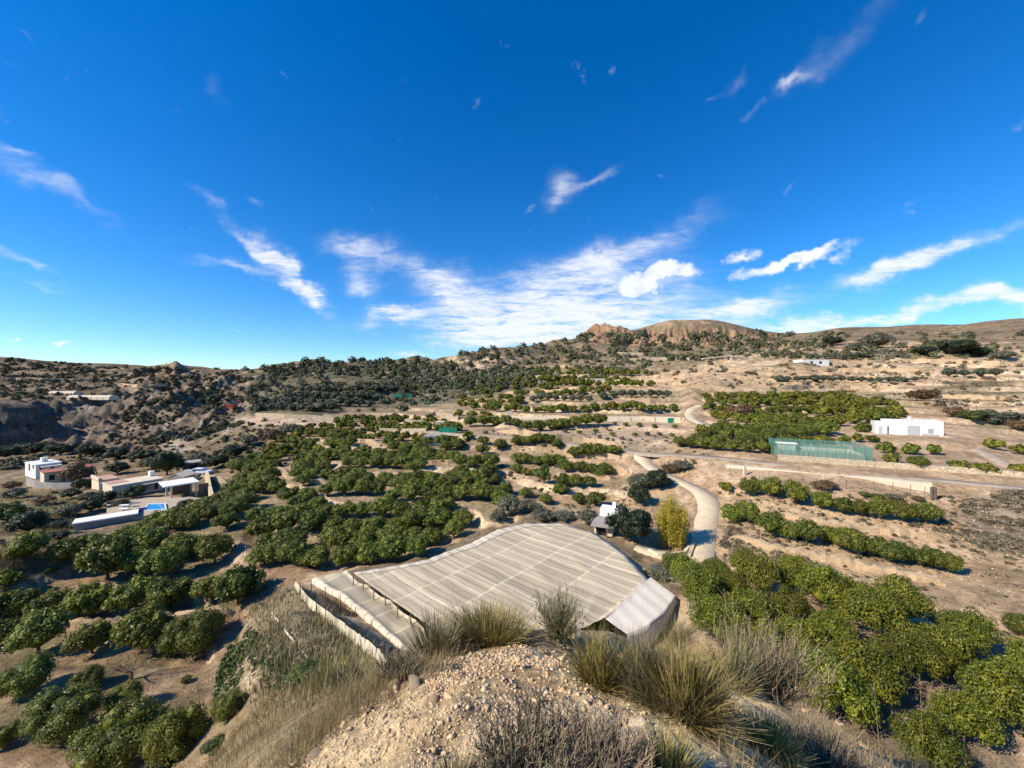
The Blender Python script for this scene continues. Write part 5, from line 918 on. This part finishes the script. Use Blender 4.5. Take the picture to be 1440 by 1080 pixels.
line_wall('garden_wall','grey terrace wall round the garden of the red edged farmhouse',[D(38,682,78.5),D(50,688,76.5),D(75,690,76),D(103,690,76)],[1.5,1.5,1.5,1.6],.3,'greyr')
hut('annex','dark brown annex between the two farm wings',119,136,688,13,3,'brownwall','brownwall',76,[(.3,.6,0,.8,'door','dark')],55)
e, fr, ln, hh = hut('pink_house','farm wing with pink tiled flat roof and cream parapets',139,166,693,16,5,'cream','pinkr',72,[(.35,.7,.05,.6,'opening','brownwall')],58); MB().box(fr,-.1,.15,-.13,5.1,hh+.162,hh+.6).build('parapet','cream',e)
e, fr, ln, hh = hut('main_house','main cream farmhouse with flat roof and shaded front beside the courtyard tree',158,229,699,14,5,'cream','cream',66.5,[(.62,.78,.15,.75,'window','greyr'),(.82,.9,0,.8,'door','dark'),(.3,.42,.25,.75,'window','dark')],60); MB().box(fr,ln-.8,ln-.1,3.5,4.3,hh+.162,hh+1.1).build('chimney','white',e); MB().box(fr,0,2.6,1.8,4.9,hh+.163,hh+.22).build('roof_tiles','pinkr',e); MB().box(fr,ln*.55,ln-.3,-1.3,-.16,hh-.35,hh-.25).build('added_awning','greyr',e)  # awning is an addition that casts shadow over the front wall
A, B = AR(233,701,65.5,280,50); fr, ln = frame(A, B); e = thing('carport', 'open carport with a wide white slab roof in the farm yard', 'carport', A); MB().box(fr,-.3,ln,-.3,4.6,1.9,2.1).build('roof','white',e); [MB().box(fr,a,a+.25,b,b+.25,-1,1.9).build('pillar','cream',e) for a in (.6,ln-.5) for b in (0,4.1)]; MB().box(fr,1.2,ln-.5,4.36,4.5,-1,1.9).build('back_wall','brownwall',e); MB().box(fr,2.5,3.2,.3,1.0,-.5,1.3).build('stack','darkmetal',e)
line_wall('shade_wall','brown panel in place of dark shade between carport and the pale retaining wall',[D(279,697,69),D(293,694,70)],2.0,.3,'brownwall')  # brown slab stands in for the dark shade beside the carport
line_wall('yard_wall','pale yellow retaining wall at the right end of the farm yard',[D(291,674,79),D(293,685,74),D(295,697,69.5),D(299,709,65)],[1.5,1.7,1.7,1.2],.5,'yellowish')
A, B = D(237,676,77), D(258,676,77); fr, ln = frame(A, B); e = thing('gable_shed', 'little shed with a pale gable outline behind the carport', 'shed', A); mb = MB(); mb.v = [fr(a,b,c) for b in (0,3) for a,c in ((0,-1),(ln,-1),(ln,.7),(ln/2,1.3),(0,.7))]; mb.f = [(0,1,2,3,4),(9,8,7,6,5),(0,5,6,1),(1,6,7,2),(4,9,5,0)]; mb.build('wall','greyr',e); mb = MB(); mb.v = [fr(a,b,c) for b in (-.1,3.1) for a,c in ((-.15,.65),(ln/2,1.33),(ln+.15,.65),(ln+.15,.8),(ln/2,1.48),(-.15,.8))]; mb.f = [(0,1,4,5),(1,2,3,4),(11,10,7,6),(10,9,8,7),(5,4,10,11),(4,3,9,10),(0,5,11,6),(2,8,9,3),(0,6,7,1),(1,7,8,2)]; mb.build('roof','cream',e)
hut('dark_barn','dark barn with flat roof behind the big dark tree',258,286,664,11,4,'brownwall','greyr',88,[(.3,.7,0,.8,'opening','dark')],50,'barn')
def car(px, py, d, label, paint='car', ang=0.0):
    p = D(px, py, d); p.z = Hz(p.x, p.y); e = thing('parked_car', label, 'car', p); u = Vector((math.cos(ang), math.sin(ang), 0)); f, _ = frame(p, p+u)
    def prof(pts, b0, b1): mb = MB(); k = len(pts); mb.v = [f(a,b,c) for b in (b0,b1) for a,c in pts]; mb.f = [tuple(range(k)), tuple(range(2*k-1,k-1,-1))]+[(i,i+k,(i+1)%k+k,(i+1)%k) for i in range(k)]; return mb
    prof([(-2,.3),(2,.3),(2.05,.6),(1.95,.85),(1.0,.95),(-1.9,.98),(-2.05,.7)],-.85,.85).build('body',paint,e); prof([(1.0,.951),(.45,1.42),(-1.3,1.45),(-1.9,.981)],-.74,.74).build('cabin',paint,e); prof([(.85,1.0),(.42,1.36),(-1.25,1.38),(-1.7,1.02)],-.755,.755).build('window','glass',e)
    for a in (-1.25,1.3):
        for b in (-.86,.66):
            mb = MB(); mb.tube([f(a,b,.32),f(a,b+.2,.32)],.32,12); w = mb.build('wheel','rubber',e); MB().tube([f(a,b-.01,.32),f(a,b+.21,.32)],.18,10).build('rim','greymetal',w)
car(283,671,83,'white car parked by the dark barn in the farm yard'); car(268,672,82,'pale grey car parked left of the white car in the farm yard', 'shutter')
# pool, deck, slatted fence, loungers
pz = -19.55
dk = [plane_pt(a,b,pz+.0) for a,b in [(150,706),(200,700),(262,698),(300,703),(296,712),(246,717),(236,722),(170,729),(150,722)]]; tag(MB().prism([Vector(p)-Vector((0,0,.7)) for p in dk], .72).build('patio','deck',loc=dk[0]), 'sunlit paved patio between farm and pool','patio',kind='structure')
q = [Vector(plane_pt(a,b,pz+.05)) for a,b in [(204,719),(233,717.5),(231,709.5),(209,710.5)]]; e = thing('swimming_pool','small bright blue swimming pool on the farm patio','pool',q[0]); MB().prism([p-Vector((0,0,.5)) for p in q],.62).build('water','water',e)
cen = sum(q, Vector())/4
for i in range(4):
    a, b = q[i], q[(i+1)%4]; oa, ob = a+(a-cen)*.12, b+(b-cen)*.12; MB().prism([a-Vector((0,0,.5)),b-Vector((0,0,.5)),ob-Vector((0,0,.5)),oa-Vector((0,0,.5))],.72).build('coping','white',e)
A, B = Vector(plane_pt(193,724,-19.9)), Vector(plane_pt(206,722,-19.9)); fr, ln = frame(A, B); e = thing('pool_screen','blue and yellow painted panel beside the pool','screen',A); MB().box(fr,0,ln,0,.1,-.3,.95).build('panel','poolblue',e); MB().box(fr,-.5,-.01,0,.1,-.3,.95).build('panel','yellow',e)
A = Vector(plane_pt(101,737,-19.1)); B = Vector(plane_pt(194,722,-19.1)); fr, ln = frame(A, B); e = thing('ribbed_roof','long low white ribbed roof on a wall darkened as shade below the farm patio','roof',A); MB().box(fr,.15,ln-.15,.2,2.3,-2.2,-.061).build('wall','greyr',e); MB().box(fr,0,ln,0,2.5,-.06,.0).build('roof','white',e); mb = MB(); [mb.box(fr,ln*k/70,ln*k/70+.09,-.02,2.52,.001,.06) for k in range(70)]; mb.build('rib','white',e); MB().box(fr,-.04,ln+.04,-.1,-.021,-.14,.05).build('gutter','whitemetal',e)  # grey of the wall stands for the shadow under the roof
for k,(x,y,lab) in enumerate([(168,709,'white sun lounger on the patio, farthest from the pool fence'),(166,714,'white sun lounger on the patio, middle one of three'),(165,719,'white sun lounger on the patio, nearest the slatted fence')]):
    A = Vector(plane_pt(x,y,pz+.03)); fr, ln = frame(A, A+Vector((1,.1,0))); e = thing('sun_lounger',lab,'sun lounger',A,'sun loungers on the patio'); MB().box(fr,0,1.3,0,.6,.3,.36).build('seat','white',e); mb = MB(); mb.v = [fr(a,b,c) for a,c in ((1.301,.3),(1.9,.62),(1.9,.68),(1.301,.36)) for b in (0,.6)]; mb.f = [(0,1,3,2),(2,3,5,4),(4,5,7,6),(6,7,1,0),(0,2,4,6),(1,7,5,3)]; mb.build('backrest','white',e); [MB().tube([fr(a,b,0),fr(a,b,.3)],.03,4).build('leg','whitemetal',e) for a in (.1,1.2) for b in (.05,.55)]
# ------------------------------------------------------------------ stones on the bank and on the knoll
def stone(seed, sub=2, amp=.55):
    rng = np.random.default_rng(seed); v, f = (ICO1 if sub == 1 else ICO2); v = v*(1+amp*(fbm(v[:,0]*1.7+seed, v[:,1]*1.7+v[:,2], 3, seed)))[:,None]; q = unit(rng.normal(size=(10,3)))
    for n in q: d = v@n; v = np.where((d > .4)[:,None], v-n*(d-.4)[:,None]*.95, v)
    return v, f
ROCKS = [mesh_np('rock', *[(lambda s: (s[0], [s[1]]))(stone(500+i))][0], MT['rock']) for i in range(5)]
for k, (px,py,w,hs,lab) in enumerate([(583,968,46,.8,'reddish rock on the left edge of the knoll'),(612,985,40,.6,'flat reddish rock right below the reddish one on the knoll edge'),(555,965,26,.7,'pale rock on the left edge of the knoll'),(440,1066,44,.6,'pale yellow rock at the lower left edge of the knoll'),(735,968,30,.25,'smooth tan rock half buried on the knoll'),(672,998,14,.7,'small dark stone left of the smooth tan rock'),(762,993,12,.8,'small dark stone below the smooth tan rock'),(865,1010,14,.8,'pale stone on gravel before the big esparto clump'),(655,1012,10,.8,'small brown stone on the middle of the knoll'),(1215,1050,24,.6,'pale rock at the right lower edge of the knoll'),(1180,1018,22,.6,'pale rock on the right rim of the knoll'),(1132,1000,20,.6,'tan rock on the right rim of the knoll'),(520,1000,18,.6,'pale stone on the left gravel slope of the knoll'),(490,1030,16,.6,'grey stone on the left gravel slope of the knoll')]):
    p = G(px, py); r = w*.5*p.y/F; o = link('rock', ROCKS[k%5], None, (p.x, p.y, p.z+r*.1*hs)); o.scale = (r, r*.8, r*hs*.8); o.rotation_euler = (random.uniform(-.2,.2), random.uniform(-.2,.2), random.uniform(0,6)); tag(o, lab, 'rock')
def pebbles(name, label, zones, seed, mat='pebble'):
    rng = np.random.default_rng(seed); base = [stone(520+i, 1, .35) for i in range(6)]; VV, FF = [], []; nv = 0
    for poly, n, (w0,w1), dmax in zones:
        xs = [q[0] for q in poly]; ys = [q[1] for q in poly]; px = rng.uniform(min(xs), max(xs), n*3); py = rng.uniform(min(ys), max(ys), n*3); m = inpoly(px, py, poly); p, ok = Gn(px[m][:n], py[m][:n]); p = p[ok & (p[:,1] < dmax)]
        den = .25+1.3*(fbm(p[:,0]*1.1*8/dmax, p[:,1]*1.1*8/dmax, 3, 61)+.35); p = p[den > rng.random(len(p))]
        for c in p:
            r = (w0+(w1-w0)*rng.random()**3)*.5*c[1]/F; v, f = base[rng.integers(6)]; a = rng.uniform(0,6.28); ca, sa = math.cos(a), math.sin(a); s = v*np.array([r*rng.uniform(.7,1.3), r, r*rng.uniform(.45,.9)]); VV.append(np.stack([s[:,0]*ca-s[:,1]*sa, s[:,0]*sa+s[:,1]*ca, s[:,2]], 1)+c+[0,0,r*.15]); FF.append(f+nv); nv += len(v)
    tag(link(name, mesh_np(name, np.concatenate(VV), [np.concatenate(FF)], MT[mat])), label, 'gravel', kind='stuff')
pebbles('gravel', 'loose pale gravel covering the top of the knoll', [([(390,1090),(480,1020),(600,925),(700,890),(800,890),(1000,980),(1260,1090)], 11000, (1.6,9), 9),([(390,1090),(480,1020),(600,925),(700,890),(800,890),(1000,980),(1260,1090)], 420, (8,20), 9),([(600,920),(680,890),(790,890),(800,935),(700,945),(600,985)], 3500, (3,10), 9)], 70)
pebbles('hillside_stones', 'pale loose stones on the bare banks', [([(1010,700),(1440,700),(1440,900),(1250,870),(1080,806),(1005,790)], 3200, (1.0,4), 90),([(860,535),(1000,512),(1440,500),(1440,600),(960,560)], 1600, (1,3.5), 300),([(340,840),(420,840),(540,940),(340,1000),(0,1080),(0,900)], 700, (1,4), 60),([(700,595),(960,600),(960,690),(720,700)], 500, (1,3), 140)], 71)
# ------------------------------------------------------------------ grasses
def blades(base, dirs, L, lean, w, rng, droop=.35, kink=0):
    n = len(base); T = np.array([0,.3,.65,1.0]); up = np.array([0,0,1.]); side = unit(np.cross(dirs, up)+rng.normal(size=(n,3))*.25); V = []
    for i, t in enumerate(T):
        p = base+dirs*(lean*L*t**1.35)[:,None]+up*(L*(t*np.sqrt(np.maximum(1-lean**2*.7,.15))-droop*lean*t*t*.5))[:,None]+(rng.normal(size=(n,3))*(kink*L*t)[:,None] if kink else 0); ww = w*(1,.9,.65,.15)[i]; V += [p-side*ww[:,None], p+side*ww[:,None]]
    V = np.stack(V, 1).reshape(-1,3); o = (np.arange(n)*8)[:,None]; return V, np.concatenate([o+np.array([[2*k,2*k+1,2*k+3,2*k+2]]) for k in range(3)])
def tuft(px, py, wpx, hpx, n, mat, name, label, cat, bw=.004, droop=.35, seed=0, spread=.4, core=None, maxlean=.95, kink=0):
    rng = np.random.default_rng(seed+900); p = G(px, py); r = wpx*.5*p.y/F; H = hpx*p.y/F*1.05; a = rng.uniform(0,2*math.pi,n); q = np.sqrt(rng.random(n))
    base = np.stack([np.cos(a)*q*r*spread, np.sin(a)*q*r*spread, np.zeros(n)], 1); base[:,2] = height(p.x+base[:,0], p.y+base[:,1])-p.z-.02; a2 = a+rng.normal(size=n)*.5; dirs = np.stack([np.cos(a2), np.sin(a2), np.zeros(n)], 1)
    lean = np.clip(q*.75+rng.normal(size=n)*.18, .02, maxlean); L = rng.uniform(.55,1.05,n)*np.where(lean > .6, np.minimum(H, r*1.05)*1.1, H); V, Q = blades(base, dirs, L, lean, np.full(n, bw)*rng.uniform(.6,1.3,n), rng, droop, kink)
    if core is None: return tag(link(name, mesh_np(name, V, [Q], MT[mat]), None, p), label, cat)
    e = thing(name, label, cat, p); link('blades', mesh_np(name, V, [Q], MT[mat]), e); m = core; a = rng.uniform(0,6.28,m); q = np.sqrt(rng.random(m)); b = np.stack([np.cos(a)*q*r*.55, np.sin(a)*q*r*.55, np.zeros(m)], 1); d = np.stack([np.cos(a), np.sin(a), 0*a], 1)
    V, Q = blades(b, d, rng.uniform(.3,.7,m)*H, np.clip(q*.8,.05,.9), np.full(m, .003), rng, .1, .07); link('dead_stems', mesh_np('dead_stems', V, [Q], MT['twig']), e); return e
def twigs(px, py, wpx, hpx, n, label, seed, mat='twig', bw=.0035, sub=7, name='dry_shrub', leafy=0):
    rng = np.random.default_rng(seed+950); p = G(px, py); r = wpx*.5*p.y/F; H = hpx*p.y/F; a = rng.uniform(0,6.28,n); q = np.sqrt(rng.random(n)); lean = np.clip(q*.85+rng.normal(size=n)*.12,.03,.95); d = np.stack([np.cos(a), np.sin(a), 0*a], 1)
    base = d*(q*r*.3)[:,None]; base[:,2] = -.03; L = np.minimum(H/np.sqrt(np.maximum(1-lean**2*.7,.15)), r*1.2/np.maximum(lean,.1))*rng.uniform(.6,1.0,n); V, Q = blades(base, d, L, lean, np.full(n, bw*1.5), rng, .05, .05)
    t = rng.uniform(.25,.95,(n,sub)); tip = d*(lean*L)[:,None]+np.array([0,0,1])*(L*np.sqrt(np.maximum(1-lean**2*.7,.15)))[:,None]; b2 = (base[:,None]+tip[:,None]*t[...,None]).reshape(-1,3); a2 = rng.uniform(0,6.28,n*sub); d2 = np.stack([np.cos(a2), np.sin(a2), 0*a2], 1)+np.repeat(d,sub,0)*.6; d2 = unit(d2)
    V2, Q2 = blades(b2, d2, np.repeat(L,sub)*rng.uniform(.12,.42,n*sub), rng.uniform(.2,.85,n*sub), np.full(n*sub, bw*.8), rng, 0, .08); e = thing(name, label, 'shrub', p); link('twigs', mesh_np('twigs', np.concatenate([V,V2]), [np.concatenate([Q, Q2+len(V)])], MT[mat]), e)
    if leafy: c = b2[rng.choice(len(b2), leafy)]+rng.normal(size=(leafy,3))*.02; v, f = leaf_quads(c, unit(rng.normal(size=c.shape)), rng.uniform(.008,.016,leafy), np.full(leafy,.004), rng); link('leaves', mesh_np('leaves', v, [f], MT['grey_leaf']), e)
    return e
tuft(690,905,130,54,1500,'esparto','esparto_grass','wide golden green esparto clump with grey dead stems on the crest of the knoll','grass clump',.0034,.3,1,.62,1100,.95,.03)
tuft(612,925,75,62,600,'esparto2','esparto_grass','thin esparto clump left of the wide one on the crest of the knoll','grass clump',.004,.3,2,.6)
twigs(786,893,56,62,170,'small grey green shrub right of the wide crest clump',3,'esparto2',.0035,9,'grey_shrub',1500)
tuft(845,965,84,80,1000,'esparto','esparto_grass','green esparto clump left of the big golden one','grass clump',.0034,.3,4,.5,None,.95,.03)
tuft(902,985,70,92,1000,'esparto2','esparto_grass','grey green esparto clump squeezed between the green and the big golden one','grass clump',.0034,.25,5,.5,400,.95,.03)
tuft(962,1012,140,112,1500,'esparto','esparto_grass','biggest golden esparto clump with drooping dead blades on the right of the knoll','grass clump',.0036,.5,6,.42,1000,.95,.03)
twigs(1082,978,112,86,200,'pale grey leafless shrub behind the right rim of the knoll',7,'twig',.006,8)
tuft(1078,1062,90,52,900,'esparto','esparto_grass','low yellowish esparto clump right of the biggest one','grass clump',.0036,.3,8,.6)
twigs(752,1096,160,74,260,'wide grey brown heather like shrub at the bottom middle',9,'twig',.0026,12,'dry_shrub',2500)
tuft(640,1100,56,45,200,'esparto2','esparto_grass','sparse grey green tuft at the bottom left of the heather like shrub','grass clump',.003,.3,10,.7)
tuft(935,1098,90,66,600,'esparto','esparto_grass','yellow grass tuft at the bottom edge right of centre','grass clump',.003,.3,11,.6)
twigs(850,1105,110,75,300,'dry brown shrub at the bottom edge beside the yellow tuft',12,'twig',.0026,10)
twigs(565,958,50,42,110,'dark dry shrub at the left edge of the knoll by the reddish rock',13,'twig',.0035,8)
twigs(1160,1095,120,60,240,'tangled dry shrub on the lower right rim of the knoll',14,'twig',.003,9); twigs(1130,960,70,60,160,'thin brownish shrub touching the lemon trees behind the rim',15,'twig',.004,8); tuft(1030,960,66,70,600,'esparto2','esparto_grass','short grey green clump between golden clump and leafless shrub','grass clump',.0045,.3,16,.6)
tuft(465,965,46,34,500,'esparto','esparto_grass','rusty green tuft on the slope below the windbreak','grass clump',.01,.3,17,.7); tuft(500,962,60,40,420,'esparto2','esparto_grass','grey tuft on the slope right of the rusty green one','grass clump',.01,.3,18,.8); tuft(950,905,40,45,400,'esparto2','esparto_grass','green tuft behind the golden clump near the net sheet','grass clump',.008,.3,19,.7)
def stalk(px, py, top, label, lean=0, seed=0):
    p = G(px, py); e = thing('dry_stalk', label, 'stalk', p, 'tall dry stalks on the knoll'); H = (py-top)*p.y/F; rg = random.Random(seed); t = p+Vector((lean*H, 0, H)); MB().tube([p-Vector((0,0,.02)), p.lerp(t,.5)+Vector((rg.uniform(-.02,.02)*H,0,0)), t], [.004,.0035,.002], 4).build('stem','straw',e); mb = MB()
    for k in range(9): d = Vector((rg.uniform(-1,1), rg.uniform(-1,1), rg.uniform(.1,1.2))).normalized(); q = t-Vector((0,0,rg.random()*.16*H)); mb.tube([q, q+d*.07*H*rg.uniform(.5,1.2)], [.0035,.002], 4)
    mb.build('seed_head','twig',e)
for k,(x,y,t,l,lab) in enumerate([(641,880,822,-.08,'leftmost tall dry stalk rising from the crest clump'),(655,880,816,0,'tall dry stalk, second from left over the netting'),(663,885,838,.1,'short dry stalk leaning right above the crest clump'),(808,880,818,.02,'tall dry stalk with forked head before the netting middle'),(822,885,832,-.03,'thin dry stalk right of the forked one'),(775,880,800,.1,'thin stalk above the small grey green shrub'),(903,905,822,0,'tall dry stalk in front of the white net sheet, leftmost'),(910,905,815,.02,'tall dry stalk in front of the white net sheet, middle one'),(926,915,826,.05,'tall dry stalk in front of the white net sheet, rightmost'),(478,1000,905,-.06,'long pale stalk on the grassy left slope'),(490,985,915,.2,'long pale stalk leaning right on the grassy left slope'),(1240,1080,960,-.1,'pale stalk before the lower lemon trees, left one'),(1300,1085,955,-.05,'pale stalk before the lower lemon trees, middle one'),(1345,1090,965,-.08,'pale stalk before the lower lemon trees, right one'),(1035,1000,930,.2,'bent pale stalk beside the leafless shrub')]): stalk(x,y,t,lab,l,k)
def meadow(name, label, zones, mat, seed, H=(.25,.6), bw=.004, per=9, sp=.12):
    rng = np.random.default_rng(seed); B = []
    for poly, n in zones:
        xs = [q[0] for q in poly]; ys = [q[1] for q in poly]; px = rng.uniform(min(xs), max(xs), n*3); py = rng.uniform(min(ys), max(ys), n*3); m = inpoly(px, py, poly); p, ok = Gn(px[m][:n], py[m][:n]); p = p[ok]; p = p[(.55+1.2*fbm(p[:,0]*.8, p[:,1]*.8, 3, seed)) > rng.random(len(p))]; B.append(p)
    B = np.concatenate(B); sc_ = np.clip(np.hypot(B[:,0], B[:,1])/9, .5, 2.2); n = len(B)*per; sc2 = np.repeat(sc_, per); b = np.repeat(B, per, 0)+rng.normal(size=(n,3))*(sp*sc2)[:,None]*[1,1,0]; b[:,2] = height(b[:,0], b[:,1])-.02; a = rng.uniform(0,6.28,n); d = np.stack([np.cos(a), np.sin(a), 0*a], 1)
    V, Q = blades(b, d, rng.uniform(*H,n)*np.clip(sc2,.55,1.3), np.clip(rng.random(n)**1.3*.9,.03,.95), bw*sc2*rng.uniform(.6,1.2,n), rng, .2, .04); tag(link(name, mesh_np(name, V, [Q], MT[mat])), label, 'grass', kind='stuff')
meadow('dry_grass', 'thick dry straw grass on the slopes of the knoll', [([(270,1090),(390,970),(470,930),(560,905),(600,915),(575,955),(470,1030),(410,1090)], 2200),([(0,780),(70,738),(115,724),(100,750),(40,792),(0,842)], 1500),([(1180,1090),(1220,1055),(1440,1085),(1440,1095)], 300),([(1000,1090),(1060,1000),(1140,1010),(1240,1090)], 250),([(560,950),(640,905),(660,920),(600,960)], 160)], 'straw', 81, (.12,.34), .0035)
meadow('slope_grass', 'grey green grass and weeds on the bank below the windbreak', [([(345,840),(420,825),(545,930),(480,985),(390,980),(350,900)], 1500),([(0,775),(70,735),(115,722),(100,750),(40,790),(0,840)], 900),([(0,690),(100,690),(110,720),(0,760)], 500)], 'esparto2', 82, (.2,.5), .012, 7, .25)
scrub('weeds', 'low green weeds round the trodden path in the left orchard', 'weeds', 0, [([(325,905),(352,888),(402,905),(418,958),(385,985),(368,940),(345,925),(335,985),(300,985),(310,940)], 420)], (5,12), .5, [(.09,.13,.045),(.12,.16,.06),(.07,.10,.035)], 26, .22, 5, None, False)
